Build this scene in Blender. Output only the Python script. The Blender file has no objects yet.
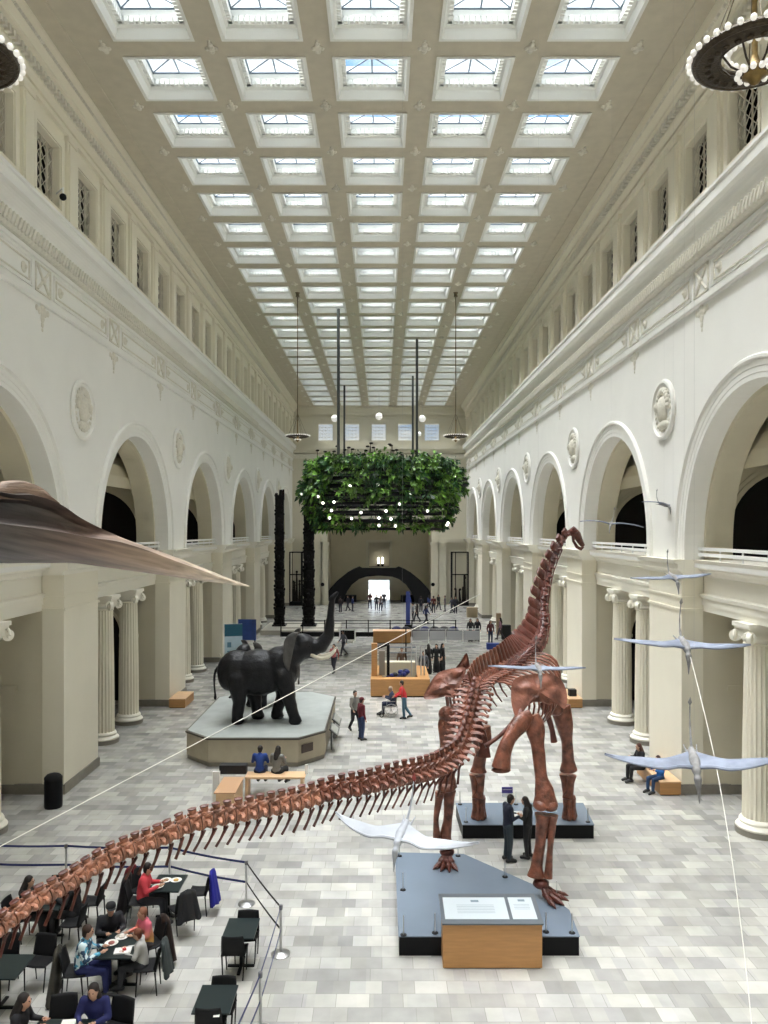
import bpy, bmesh, math, random
from math import sin, cos, pi, sqrt, radians
from mathutils import Vector, Matrix, Euler, noise
R = random.Random(7)
scene = bpy.context.scene
COL = scene.collection
H = 8.55                     # eye height
FX, CX, CY = 769.0, 382.0, 530.0
XL, XR = -10.3, 9.7          # side wall planes
YE = 88.4                    # end wall
CZ = H + 14.2                # ceiling plane
BAY = 12.4
BAYS = [20.2 + BAY * k for k in range(-2, 6)]

def P(px, py, Y):
    return Vector(((px - CX) * Y / FX, Y, H - (py - CY) * Y / FX))
def PF(px, py, z=0.0):       # point of height z seen at a pixel
    Y = (H - z) * FX / (py - CY)
    return Vector(((px - CX) * Y / FX, Y, z))

# ---------------------------------------------------------------- materials
def mat(name, col, rough=0.6, metal=0.0, var=0.0, vscale=3.0, bump=0.0, bscale=20.0, emit=None, estr=0.0, spec=0.5, island=0.0, stretch=None):
    m = bpy.data.materials.new(name); m.use_nodes = True
    nt = m.node_tree; b = nt.nodes['Principled BSDF']
    b.inputs['Base Color'].default_value = (*col, 1); b.inputs['Roughness'].default_value = rough
    b.inputs['Metallic'].default_value = metal; b.inputs['Specular IOR Level'].default_value = spec
    if var or bump or island:
        tc = nt.nodes.new('ShaderNodeTexCoord'); mp = nt.nodes.new('ShaderNodeMapping')
        nt.links.new(tc.outputs['Object'], mp.inputs[0])
        if stretch: mp.inputs['Scale'].default_value = stretch
    if var or island:
        n = nt.nodes.new('ShaderNodeTexNoise'); n.inputs['Scale'].default_value = vscale; n.inputs['Detail'].default_value = 5
        nt.links.new(mp.outputs[0], n.inputs['Vector'])
        mr = nt.nodes.new('ShaderNodeMapRange'); mr.inputs[1].default_value = 0.3; mr.inputs[2].default_value = 0.7
        mr.inputs[3].default_value = 1 - var; mr.inputs[4].default_value = 1 + var
        nt.links.new(n.outputs[0], mr.inputs[0])
        val = mr.outputs[0]
        if island:
            g = nt.nodes.new('ShaderNodeNewGeometry'); m2 = nt.nodes.new('ShaderNodeMapRange')
            m2.inputs[3].default_value = 1 - island; m2.inputs[4].default_value = 1 + island
            nt.links.new(g.outputs['Random Per Island'], m2.inputs[0])
            mm = nt.nodes.new('ShaderNodeMath'); mm.operation = 'MULTIPLY'
            nt.links.new(val, mm.inputs[0]); nt.links.new(m2.outputs[0], mm.inputs[1]); val = mm.outputs[0]
        vm = nt.nodes.new('ShaderNodeVectorMath'); vm.operation = 'SCALE'; vm.inputs[0].default_value = col
        nt.links.new(val, vm.inputs['Scale']); nt.links.new(vm.outputs[0], b.inputs['Base Color'])
    if bump:
        n2 = nt.nodes.new('ShaderNodeTexNoise'); n2.inputs['Scale'].default_value = bscale; n2.inputs['Detail'].default_value = 4
        nt.links.new(mp.outputs[0], n2.inputs['Vector'])
        bp = nt.nodes.new('ShaderNodeBump'); bp.inputs['Strength'].default_value = bump; bp.inputs['Distance'].default_value = 0.03
        nt.links.new(n2.outputs[0], bp.inputs['Height']); nt.links.new(bp.outputs[0], b.inputs['Normal'])
    if emit:
        b.inputs['Emission Color'].default_value = (*emit, 1); b.inputs['Emission Strength'].default_value = estr
    return m
_mc = {}
def cm(col, rough=0.7, **k):
    key = (tuple(round(c, 3) for c in col), rough, tuple(sorted(k.items())))
    if key not in _mc: _mc[key] = mat('paint', col, rough, **k)
    return _mc[key]

M = {}
M['plaster'] = mat('plaster', (0.83, 0.82, 0.775), 0.75, var=0.02, vscale=0.7)
M['cream'] = mat('cream plaster', (0.80, 0.755, 0.625), 0.7, var=0.02, vscale=0.7)
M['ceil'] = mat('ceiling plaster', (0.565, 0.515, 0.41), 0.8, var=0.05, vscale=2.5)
M['trimw'] = mat('white trim', (0.83, 0.80, 0.70), 0.6)
M['ornament'] = mat('ornament plaster', (0.72, 0.69, 0.60), 0.8, var=0.08, vscale=9, bump=0.5, bscale=14)
M['aisle'] = mat('darker cream plaster', (0.64, 0.59, 0.455), 0.8, var=0.03, vscale=1)  # darker copy of the cream; shade of the recesses put into the colour
M['stone'] = mat('dark base stone', (0.22, 0.20, 0.165), 0.45, var=0.1, vscale=5)
M['basew'] = mat('column base stone', (0.62, 0.58, 0.48), 0.5)
M['dark'] = mat('painted darkness', (0.012, 0.011, 0.012), 0.8)  # darkness of the unlit rooms beyond, put into the colour
M['brown'] = mat('near black brown', (0.018, 0.012, 0.008), 0.9)  # attic and upper doorway darkness as colour; twigs and case figures reuse it
M['grille'] = mat('grille', (0.66, 0.61, 0.50), 0.6)
M['barmetal'] = mat('skylight bar', (0.14, 0.18, 0.22), 0.5)
M['black'] = mat('black paint', (0.008, 0.008, 0.009), 0.45, spec=.12)
M['blackm'] = mat('black matte', (0.008, 0.008, 0.009), 0.7, spec=.25)
M['steel'] = mat('brushed steel', (0.5, 0.5, 0.5), 0.3, 0.9)
M['wood'] = mat('maple wood', (0.46, 0.235, 0.085), 0.45, var=0.1, vscale=2.2, stretch=(1, 1, 9))
M['woodl'] = mat('light maple', (0.68, 0.45, 0.26), 0.45, var=0.07, vscale=2.2, stretch=(1, 7, 7))
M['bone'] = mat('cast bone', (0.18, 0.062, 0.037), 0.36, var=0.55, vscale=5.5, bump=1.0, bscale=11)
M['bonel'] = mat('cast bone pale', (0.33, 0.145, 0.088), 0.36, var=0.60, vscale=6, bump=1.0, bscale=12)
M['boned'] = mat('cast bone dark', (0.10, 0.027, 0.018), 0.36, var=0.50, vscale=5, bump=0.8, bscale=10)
M['plat'] = mat('sky sheen platform top', (0.17, 0.21, 0.265), 0.15, var=0.04, vscale=1)  # base colour lifted towards blue to stand for the sky's reflection
M['white'] = mat('white', (0.82, 0.82, 0.80), 0.5)
M['eleph'] = mat('elephant hide', (0.0065, 0.0065, 0.008), 0.45, var=0.3, vscale=3, bump=0.6, bscale=16, spec=0.3)
M['ivory'] = mat('ivory', (0.62, 0.56, 0.46), 0.4)
M['skin'] = mat('skin', (0.50, 0.29, 0.20), 0.6)
M['skind'] = mat('skin brown', (0.22, 0.12, 0.08), 0.6)
M['tablet'] = mat('dark table', (0.012, 0.020, 0.021), 0.35, spec=.3)
M['totem'] = mat('totem wood', (0.006, 0.005, 0.005), 0.7, var=0.4, vscale=3, bump=0.8, bscale=6, spec=.2)
M['ropew'] = mat('white cable', (0.75, 0.74, 0.68), 0.6)
M['bluebelt'] = mat('blue belt', (0.012, 0.02, 0.12), 0.6)
M['ptero'] = mat('pterosaur skin', (0.19, 0.215, 0.28), 0.6, var=0.3, vscale=5)
M['ptbody'] = mat('pterosaur body', (0.23, 0.225, 0.225), 0.7, var=0.3, vscale=9)

# ---------------------------------------------------------------- mesh builder
class MB:
    def __init__(s): s.v = []; s.f = []; s.m = []; s.mi = 0
    def add(s, vs, fs, mi=None):
        o = len(s.v); s.v += [tuple(v) for v in vs]
        mi = s.mi if mi is None else mi
        for f in fs: s.f.append([i + o for i in f]); s.m.append(mi)
    def box(s, x0, x1, y0, y1, z0, z1, mi=None):
        s.add([(x0,y0,z0),(x1,y0,z0),(x1,y1,z0),(x0,y1,z0),(x0,y0,z1),(x1,y0,z1),(x1,y1,z1),(x0,y1,z1)],
              [(0,3,2,1),(4,5,6,7),(0,1,5,4),(1,2,6,5),(2,3,7,6),(3,0,4,7)], mi)
    def obox(s, c, sx, sy, sz, rot=None, mi=None, taper=1.0):
        c = Vector(c); q = rot.to_matrix() if isinstance(rot, Euler) else (rot or Matrix.Identity(3))
        vs = []
        for z, t in ((-1, 1), (1, taper)):
            for x, y in ((-1,-1),(1,-1),(1,1),(-1,1)):
                vs.append(c + q @ Vector((x*sx/2*t, y*sy/2*t, z*sz/2)))
        s.add(vs, [(0,3,2,1),(4,5,6,7),(0,1,5,4),(1,2,6,5),(2,3,7,6),(3,0,4,7)], mi)
    def prism(s, pts, z0, z1, mi=None, axis='z'):
        n = len(pts)
        mk = {'z': lambda a, b, c: (a, b, c), 'y': lambda a, b, c: (a, c, b), 'x': lambda a, b, c: (c, a, b)}[axis]
        vs = [mk(a, b, z0) for a, b in pts] + [mk(a, b, z1) for a, b in pts]
        fs = [tuple(range(n))[::-1], tuple(range(n, 2*n))] + [(i, (i+1) % n, n+(i+1) % n, n+i) for i in range(n)]
        s.add(vs, fs, mi)
    def tube(s, pts, rad, n=8, mi=None, cap=True, flat=1.0, up=None):
        pts = [Vector(p) for p in pts]
        if not hasattr(rad, '__len__'): rad = [rad] * len(pts)
        ref = Vector(up) if up else None
        rings = []; prev = None
        for i, p in enumerate(pts):
            t = (pts[min(i+1, len(pts)-1)] - pts[max(i-1, 0)])
            if t.length < 1e-9: t = Vector((0,0,1))
            t.normalize()
            if ref: a = ref - t * ref.dot(t)
            elif prev is None:
                a = Vector((0,0,1)) if abs(t.z) < 0.9 else Vector((1,0,0)); a = a - t * a.dot(t)
            else: a = prev - t * prev.dot(t)
            if a.length < 1e-6: a = t.orthogonal()
            a.normalize(); prev = a; b = t.cross(a)
            rings.append([p + a * (rad[i]*cos(2*pi*k/n)) + b * (rad[i]*flat*sin(2*pi*k/n)) for k in range(n)])
        vs = [v for r in rings for v in r]; fs = []
        for i in range(len(rings)-1):
            for k in range(n):
                fs.append((i*n+k, i*n+(k+1) % n, (i+1)*n+(k+1) % n, (i+1)*n+k))
        if cap: fs.append(tuple(range(n))[::-1]); fs.append(tuple((len(rings)-1)*n+k for k in range(n)))
        s.add(vs, fs, mi)
    def lathe(s, prof, c=(0,0,0), n=24, mi=None, mod=None, cap=True):
        vs = []; fs = []
        for (r, z) in prof:
            for k in range(n):
                a = 2*pi*k/n; rr = r * (mod(k, n) if mod else 1)
                vs.append((c[0]+rr*cos(a), c[1]+rr*sin(a), c[2]+z))
        for i in range(len(prof)-1):
            for k in range(n):
                fs.append((i*n+k, i*n+(k+1) % n, (i+1)*n+(k+1) % n, (i+1)*n+k))
        if cap: fs.append(tuple(range(n))[::-1]); fs.append(tuple((len(prof)-1)*n+k for k in range(n)))
        s.add(vs, fs, mi)
    def ball(s, c, r, n=8, m=6, sc=(1,1,1), mi=None, rot=None):
        vs = []; fs = []
        for i in range(m+1):
            t = pi*i/m
            for k in range(n):
                a = 2*pi*k/n
                v = Vector((sc[0]*r*sin(t)*cos(a), sc[1]*r*sin(t)*sin(a), sc[2]*r*cos(t)))
                if rot: v = rot @ v
                vs.append((c[0]+v.x, c[1]+v.y, c[2]+v.z))
        for i in range(m):
            for k in range(n):
                fs.append((i*n+k, (i+1)*n+k, (i+1)*n+(k+1) % n, i*n+(k+1) % n))
        s.add(vs, fs, mi)
    def grid(s, fn, nu, nv, mi=None):
        vs = [fn(i/nu, j/nv) for i in range(nu+1) for j in range(nv+1)]
        fs = [(i*(nv+1)+j, (i+1)*(nv+1)+j, (i+1)*(nv+1)+j+1, i*(nv+1)+j+1) for i in range(nu) for j in range(nv)]
        s.add(vs, fs, mi)
    def mesh(s, name, mats, smooth=False, weld=False):
        me = bpy.data.meshes.new(name); me.from_pydata(s.v, [], s.f)
        if not isinstance(mats, (list, tuple)): mats = [mats]
        for m in mats: me.materials.append(m)
        if len(mats) > 1: me.polygons.foreach_set('material_index', s.m)
        bm = bmesh.new(); bm.from_mesh(me)
        if weld: bmesh.ops.remove_doubles(bm, verts=bm.verts, dist=1e-5)
        bmesh.ops.recalc_face_normals(bm, faces=bm.faces)
        bm.to_mesh(me); bm.free()
        if smooth:
            me.polygons.foreach_set('use_smooth', [True]*len(me.polygons))
            try: me.set_sharp_from_angle(angle=radians(42))
            except Exception: pass
        me.update()
        return me
    def build(s, name, mats, parent=None, smooth=False, **k):
        o = bpy.data.objects.new(name, s.mesh(name, mats, smooth)); COL.objects.link(o)
        if parent: o.parent = parent
        for a, b in k.items(): o[a] = b
        return o

def link(name, me, parent=None, loc=None, rz=0, **k):
    o = bpy.data.objects.new(name, me); COL.objects.link(o)
    if parent: o.parent = parent
    if loc is not None: o.location = loc
    if rz: o.rotation_euler.z = rz
    for a, b in k.items(): o[a] = b
    return o
def thing(name, label, cat, loc=(0,0,0), rz=0, group=None):
    o = bpy.data.objects.new(name, None); COL.objects.link(o)
    o.empty_display_size = 0.2; o.location = loc; o.rotation_euler.z = rz
    o['label'] = label; o['category'] = cat
    if group: o['group'] = group
    return o
def tag(o, label, cat, group=None, kind=None):
    o['label'] = label; o['category'] = cat
    if group: o['group'] = group
    if kind: o['kind'] = kind
    return o
def dup(root, loc=None, rz=None, label=None, group=None, scale=None):
    def cp(o, par):
        c = o.copy(); COL.objects.link(c)
        if par: c.parent = par
        for ch in o.children: cp(ch, c)
        return c
    r = cp(root, None)
    if loc is not None: r.location = loc
    if rz is not None: r.rotation_euler.z = rz
    if scale: r.scale = (scale,)*3
    if label: r['label'] = label
    if group: r['group'] = group
    return r
ORD = ['first','second','third','fourth','fifth','sixth','seventh','eighth','ninth','tenth','eleventh','twelfth','thirteenth','fourteenth','fifteenth','sixteenth',
       'seventeenth','eighteenth','nineteenth','twentieth','twenty-first','twenty-second','twenty-third','twenty-fourth','twenty-fifth','twenty-sixth','twenty-seventh','twenty-eighth','twenty-ninth']

def blob(name, parts, voxel, mats, smooth_it=4, extra=None):
    """one continuous surface from tapered capsules (p0,r0,p1,r1) and ellipsoids ('e',c,(rx,ry,rz)[,rot])"""
    b = MB()
    for p in parts:
        if p[0] == 'e':
            b.ball(p[1], 1.0, 14, 10, p[2], rot=(p[3] if len(p) > 3 else None))
        else:
            p0, r0, p1, r1 = Vector(p[0]), p[1], Vector(p[2]), p[3]
            d = (p1 - p0)
            pts = [p0.lerp(p1, t) for t in (0, 0.25, 0.5, 0.75, 1)]
            b.tube(pts, [r0 + (r1-r0)*t for t in (0, 0.25, 0.5, 0.75, 1)], 12)
            b.ball(p0, r0, 12, 8); b.ball(p1, r1, 12, 8)
    me0 = b.mesh(name + '_src', mats[0])
    o = bpy.data.objects.new(name, me0); COL.objects.link(o)
    md = o.modifiers.new('r', 'REMESH'); md.mode = 'VOXEL'; md.voxel_size = voxel; md.use_smooth_shade = True
    if smooth_it:
        ms = o.modifiers.new('s', 'SMOOTH'); ms.iterations = smooth_it; ms.factor = 0.5
    dg = bpy.context.evaluated_depsgraph_get()
    me = bpy.data.meshes.new_from_object(o.evaluated_get(dg))
    bpy.data.objects.remove(o); bpy.data.meshes.remove(me0)
    me.name = name
    me.materials.clear()
    for m in mats: me.materials.append(m)
    me.polygons.foreach_set('material_index', [0]*len(me.polygons))
    me.polygons.foreach_set('use_smooth', [True]*len(me.polygons))
    if extra:                       # small pieces (fingers, eyes) joined into the same mesh
        bm = bmesh.new(); bm.from_mesh(me)
        t = extra.mesh('t', mats, True)
        bm.from_mesh(t); bm.to_mesh(me); bm.free(); bpy.data.meshes.remove(t)
    return me
# ================================================================ people
def human_meshes(pose):
    V = Vector
    J = dict(pel=V((0,0,.95)), wa=V((0,0,1.10)), ch=V((0,.0,1.30)), nk=V((0,.0,1.47)), hd=V((0,.02,1.62)))
    for s, n in ((-1,'l'), (1,'r')):
        J['sh'+n] = V((s*.175,0,1.41)); J['el'+n] = V((s*.25,-.02,1.13)); J['wr'+n] = V((s*.25,.05,.88)); J['hp'+n] = V((s*.09,0,.92))
        J['kn'+n] = V((s*.105,.02,.50)); J['an'+n] = V((s*.11,-.02,.08)); J['to'+n] = V((s*.125,.15,.04))
    if pose == 'walk':
        J['knl'] = V((-.1,.16,.52)); J['anl'] = V((-.1,.24,.10)); J['tol'] = V((-.11,.42,.06)); J['knr'] = V((.1,-.02,.50)); J['anr'] = V((.1,-.30,.13)); J['tor'] = V((.11,-.16,.05))
        J['ell'] = V((-.25,-.12,1.15)); J['wrl'] = V((-.24,-.10,.92)); J['elr'] = V((.25,.08,1.14)); J['wrr'] = V((.22,.26,.98))
    if pose == 'read':
        J['hd'] += V((0,.07,-.03)); J['nk'] += V((0,.03,0)); J['ell'] = V((-.24,.02,1.15)); J['elr'] = V((.24,.02,1.15)); J['wrl'] = V((-.09,.28,1.16)); J['wrr'] = V((.09,.28,1.16))
    if pose == 'push':
        for k in ('ch','nk','hd','shl','shr'): J[k] += V((0,.10,-.02))
        J['ell'] = V((-.24,.16,1.16)); J['elr'] = V((.24,.16,1.16)); J['wrl'] = V((-.2,.42,1.02)); J['wrr'] = V((.2,.42,1.02))
        J['knr'] = V((.1,-.06,.50)); J['anr'] = V((.1,-.30,.12)); J['tor'] = V((.11,-.16,.05))
    if pose == 'sit':
        dz = -.42
        for k in ('pel','wa','ch','nk','hd','shl','shr','ell','elr','wrl','wrr'): J[k] = J[k] + V((0,0,dz))
        for k in ('ch','nk','shl','shr'): J[k] += V((0,.05,0))
        J['hd'] += V((0,.10,-.03))
        for s, n in ((-1,'l'), (1,'r')):
            J['hp'+n] = V((s*.10,.02,.50)); J['kn'+n] = V((s*.13,.44,.50)); J['an'+n] = V((s*.12,.46,.09)); J['to'+n] = V((s*.13,.64,.04))
            J['el'+n] = V((s*.25,.12,.76)); J['wr'+n] = V((s*.12,.36,.82))
    head_r = (.078,.095,.115)
    body = [('e', J['hd'], head_r), ('e', J['hd']+V((0,.03,-.06)), (.052,.06,.055)), ((J['nk']-V((0,0,.04))), .052, J['hd']-V((0,0,.08)), .05), ('e', J['hd']+V((0,.098,-.01)), (.013,.02,.02)),
            ('e', J['hd']+V((.078,0,0)), (.012,.02,.03)), ('e', J['hd']+V((-.078,0,0)), (.012,.02,.03)),
            (J['pel'], .125, J['wa'], .115), (J['wa'], .115, J['ch'], .135), (J['ch'], .13, J['nk']-V((0,0,.06)), .07)]
    fing = MB(); shoe = MB()
    tops = [('e', J['pel']+V((0,0,.02)), (.165,.125,.11)), (J['pel'], .135, J['wa'], .128), ('e', J['ch'], (.185,.125,.17)), (J['wa'], .125, J['ch'], .14), (J['ch'], .13, J['nk']-V((0,0,.04)), .075)]
    trs = [('e', J['pel']-V((0,0,.02)), (.16,.13,.12))]
    for s, n in ((-1,'l'), (1,'r')):
        sh, el, wr, hp, kn, an, to = [J[k+n] for k in ('sh','el','wr','hp','kn','an','to')]
        hand = wr + (wr-el).normalized()*.07
        body += [(sh, .055, el, .042), (el, .040, wr, .027), ('e', wr.lerp(hand,.8), (.034,.034,.045)), (hp, .085, kn, .055), (kn, .053, an, .038), (an, .042, to, .03)]
        tops += [(J['ch']+V((s*.06,0,.08)), .08, sh, .07), (sh, .072, el, .056), (el, .054, wr.lerp(el,.08), .040)]
        trs += [(hp, .105, kn, .074), (kn, .072, an+V((0,0,.03)), .056)]
        shoe.tube([an-V((0,.05,0)) + V((0,0,-.02)), an.lerp(to,.5)+V((0,0,.01)), to], [.05,.052,.040], 10, flat=1.1); shoe.ball(to, .042, 8, 6); shoe.ball(an-V((0,.05,.02)), .05, 8, 6)
        d = (hand-wr).normalized(); sd = d.cross(V((0,1,0)) if abs(d.y) < .8 else V((0,0,1))).normalized()
        for k in range(4):
            q = hand + sd*(k-1.5)*.017; ln = (.055,.068,.064,.05)[k]
            fing.tube([q, q+d*ln*.5, q + d*ln*.9 + V((0,.012,0))], [.0085,.008,.006], 5)
        fing.tube([hand - d*.03 + sd*.03, hand + sd*.055 + d*.015], [.011,.008], 5)
    for s in (-1, 1): fing.ball(J['hd']+V((s*.03,.088,.012)), .010, 6, 4, mi=1)
    out = {}
    out['body'] = blob('person_body', body, .020, [M['skin'], M['black']], 3, extra=fing)
    out['top'] = blob('jacket', tops, .022, [M['skin']], 3)
    out['trousers'] = blob('trousers', trs, .022, [M['skin']], 3)
    out['shoes'] = shoe.mesh('shoes', [M['black']], True)
    h = [('e', J['hd']+V((0,-.018,.030)), (.089,.098,.105)), ('e', J['hd']+V((0,-.05,-.03)), (.075,.06,.08))]
    out['short'] = blob('hair', h, .016, [M['black']], 2)
    h += [(J['hd']+V((0,-.06,-.02)), .078, J['nk']+V((0,-.08,-.12)), .085), (J['hd']+V((.05,-.03,-.02)), .05, J['nk']+V((.09,-.03,-.08)), .045), (J['hd']+V((-.05,-.03,-.02)), .05, J['nk']+V((-.09,-.03,-.08)), .045)]
    out['long'] = blob('hair', h, .018, [M['black']], 2)
    cap = MB(); cap.lathe([(.098,.0),(.100,.04),(.075,.085),(.03,.105),(0,.108)], (J['hd'].x, J['hd'].y-.01, J['hd'].z+.03), 16)
    cap.grid(lambda u, v: J['hd'] + V((.085*cos(pi*u)*(1-.15*v), .07+.085*v*sin(pi*u)**.5, .035-.012*v)), 10, 3)
    out['cap'] = cap.mesh('cap', [M['black']], True)
    skirt = MB()
    if pose == 'sit':
        sk_ = tops + [(J['hpl'],.12,J['knl'],.10),(J['hpr'],.12,J['knr'],.10),(J['knl'],.10,J['anl']+V((0,0,.1)),.09),(J['knr'],.10,J['anr']+V((0,0,.1)),.09)]
    else:
        sk_ = tops + [((0,0,.95),.15,(0,0,.45),.19),((-.06,0,.5),.15,(-.08,0,.16),.15),((.06,0,.5),.15,(.08,0,.16),.15)]
    out['robe'] = blob('long_coat', sk_, .028, [M['skin']], 4)
    return out
HM = {p: human_meshes(p) for p in ('stand','walk','read','push','sit')}
WORLD_S, SUN_S, EXPO = 0.50, 15.0, 1.5
# ================================================================ ROOM
def side_map(sg):            # w = depth behind the wall plane (negative = into the hall)
    return (lambda w: XL - w) if sg < 0 else (lambda w: XR + w)

def sweepY(b, X, prof, y0, y1, mi=0, capends=True):
    """extrude a closed (w,z) profile along the hall"""
    n = len(prof)
    vs = [(X(w), y0, z) for w, z in prof] + [(X(w), y1, z) for w, z in prof]
    fs = [(i, (i+1) % n, n+(i+1) % n, n+i) for i in range(n)]
    if capends: fs += [tuple(range(n)), tuple(range(n, 2*n))]
    b.add(vs, fs, mi)
def wbox(b, X, w0, w1, y0, y1, z0, z1, mi=0):
    a, c = sorted((X(w0), X(w1))); b.box(a, c, y0, y1, z0, z1, mi)

ZS, RI, ZL = H - 0.5, 4.45, H - 0.95      # arch spring, inner radius, ledge top
ZF0 = H + 6.8                             # frieze bottom
ZC0, ZC1 = H + 10.2, H + 12.22            # clerestory opening
def archpath(c, r, zs, zb, n=28):
    pts = [(c - r, zb, -1, 0)]
    for i in range(n+1):
        a = pi - pi*i/n
        pts.append((c + r*cos(a), zs + r*sin(a), cos(a), sin(a)))
    pts.append((c + r, zb, 1, 0))
    return pts
def archsweep(b, X, c, r, zs, zb, prof, mi=0, n=28, closed=False):
    """prof: (offset outward from r, w)"""
    path = archpath(c, r, zs, zb, n); m = len(prof)
    vs = [(X(w), y + ny*o, z + nz*o) for (y, z, ny, nz) in path for (o, w) in prof]
    fs = []
    for i in range(len(path)-1):
        for j in range(m if closed else m-1):
            k = (j+1) % m
            fs.append((i*m+j, i*m+k, (i+1)*m+k, (i+1)*m+j))
    b.add(vs, fs, mi)

def side_wall(sg):
    X = side_map(sg)
    nm = 'left' if sg < 0 else 'right'
    b = MB()      # mats: 0 plaster 1 ornament 2 aisle 3 dark 4 brown 5 trim 6 stone
    y_end = YE
    # ---- upper wall with arches
    for c in BAYS:
        y0, y1 = c - BAY/2, min(c + BAY/2, y_end)
        path = archpath(c, RI, ZS, ZL, 32)[1:-1]
        for (ya, za, _, _), (yb, zb, _, _) in zip(path[:-1], path[1:]):
            b.add([(X(0), ya, za), (X(0), yb, zb), (X(0), yb, ZF0+.1), (X(0), ya, ZF0+.1)], [(0,1,2,3)], 0)
        for (a, d) in ((y0, c - RI), (c + RI, y1)):
            wbox(b, X, 0, 0.9, a, d, ZL, ZF0+.1, 0)
        # archivolt mouldings
        archsweep(b, X, c, RI, ZS, ZL, [(0.62,0.01),(0.62,-0.07),(0.57,-0.13),(0.50,-0.13),(0.46,-0.05),(0.30,-0.05),(0.28,-0.03),(0.14,-0.03),(0.12,-0.012),(-0.012,-0.012)], 0, 40)
        archsweep(b, X, c, RI, ZS, ZL, [(-.012,-.012),(-.012,0.62)], 0, 40)
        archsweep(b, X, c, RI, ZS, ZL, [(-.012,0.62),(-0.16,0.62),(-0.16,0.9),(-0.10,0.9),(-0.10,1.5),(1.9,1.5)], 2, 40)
        # gallery floor slab and ceiling vault
        wbox(b, X, 0.3, 6.2, y0, y1, ZL-.25, ZL-.02, 0)
        nv = 14
        for i in range(nv):
            a0, a1 = pi*i/nv, pi*(i+1)/nv
            w0, w1 = 3.85 - 2.35*cos(a0), 3.85 - 2.35*cos(a1)
            z0, z1 = H+1.9 + 2.35*sin(a0), H+1.9 + 2.35*sin(a1)
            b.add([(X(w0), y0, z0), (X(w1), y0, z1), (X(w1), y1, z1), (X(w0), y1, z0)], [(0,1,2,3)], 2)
        wbox(b, X, 6.2, 6.4, y0, y1, ZL-.3, H+6.9, 2)
        # transverse gallery walls with an arched niche painted dark, and spandrel panels
        for s, yw in ((-1, c - 4.62), (1, c + 4.62)):
            cw, r2, zs2 = 3.55, 2.05, H - 0.15
            yo = yw + s*0.0
            pth = [(cw - r2, ZL-.1)] + [(cw - r2*cos(pi*i/20), zs2 + r2*sin(pi*i/20)) for i in range(21)] + [(cw + r2, ZL-.1)]
            for (wa, za), (wb, zb) in zip(pth[:-1], pth[1:]):
                if wa == wb: continue
                b.add([(X(wa), yo, za), (X(wb), yo, zb), (X(wb), yo, H+4.6), (X(wa), yo, H+4.6)], [(0,1,2,3)], 2)
            b.add([(X(0.9), yo, ZL-.1), (X(cw-r2), yo, ZL-.1), (X(cw-r2), yo, H+4.6), (X(0.9), yo, H+4.6)], [(0,1,2,3)], 2)
            b.add([(X(6.2), yo, ZL-.1), (X(cw+r2), yo, ZL-.1), (X(cw+r2), yo, H+4.6), (X(6.2), yo, H+4.6)], [(0,1,2,3)], 2)
            # reveal + shallow niche painted black as an unlit hall
            yb_ = yo + s*0.5
            for (wa, za), (wb, zb) in zip(pth[:-1], pth[1:]):
                b.add([(X(wa), yo, za), (X(wb), yo, zb), (X(wb), yb_, zb), (X(wa), yb_, za)], [(0,1,2,3)], 2)
                yc_ = yo + s*1.35
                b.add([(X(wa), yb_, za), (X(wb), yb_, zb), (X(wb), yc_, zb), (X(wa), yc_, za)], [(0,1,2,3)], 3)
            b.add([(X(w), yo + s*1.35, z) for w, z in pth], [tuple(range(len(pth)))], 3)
            # archivolt ring
            for (o0, o1, dd) in ((0.0, 0.16, 0.05), (0.22, 0.30, 0.04)):
                for i in range(20):
                    a0, a1 = pi*i/20, pi*(i+1)/20
                    q = [(cw - (r2+o)*cos(a), zs2 + (r2+o)*sin(a)) for a, o in ((a0,o0),(a1,o0),(a1,o1),(a0,o1))]
                    b.prism([(X(w), z) for w, z in q], yo - s*dd, yo, 2, 'y')
            # triangular spandrel panel frames
            tri = [(1.35, H+3.7), (1.35, H+1.2), (2.6, H+3.0), (3.2, H+3.7)]
            for i in range(4):
                (wa, za), (wb, zb) = tri[i], tri[(i+1) % 4]
                b.tube([(X(wa), yo - s*.02, za), (X(wb), yo - s*.02, zb)], 0.07, 4, 2)
    # close wall zone before first bay / after the last
    if BAYS[-1] + BAY/2 < y_end: wbox(b, X, 0, .9, BAYS[-1]+BAY/2, y_end, ZL, ZF0+.1, 0)
    ys = BAYS[0] - BAY/2
    # ---- frieze, torus, cornice: swept profile
    w0b = 0.9
    prof = [(w0b, ZF0), (-0.10, ZF0), (-0.14, ZF0+.04), (-0.14, ZF0+.14), (-0.04, ZF0+.20), (-0.04, H+7.08)]
    sweepY(b, X, prof + [(w0b, H+7.08)], ys, y_end, 0)
    sweepY(b, X, [(w0b, H+7.08), (-0.02, H+7.08), (-0.02, H+8.05), (w0b, H+8.05)], ys, y_end, 0)
    sweepY(b, X, [(w0b, H+8.05), (-0.10, H+8.05), (-0.12, H+8.17), (-.05, H+8.2), (w0b, H+8.2)], ys, y_end, 0)
    tor = [(0.1 - .2 - .20*sin(pi*i/8), H+8.45 - .24*cos(pi*i/8)) for i in range(9)]
    sweepY(b, X, [(w0b, H+8.2)] + tor + [(w0b, H+8.7)], ys, y_end, 1)
    cov = [(-0.12 - .30*(1-cos(pi/2*i/6)), H+8.78 + .42*sin(pi/2*i/6)) for i in range(7)]
    sweepY(b, X, [(w0b, H+8.7), (-0.12, H+8.7)] + cov + [(-0.48, H+9.22), (-0.48, H+9.5), (-0.54, H+9.53), (-0.54, H+9.62), (w0b, H+9.7)], ys, y_end, 0)
    # torus leaves
    y = ys + .1
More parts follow.
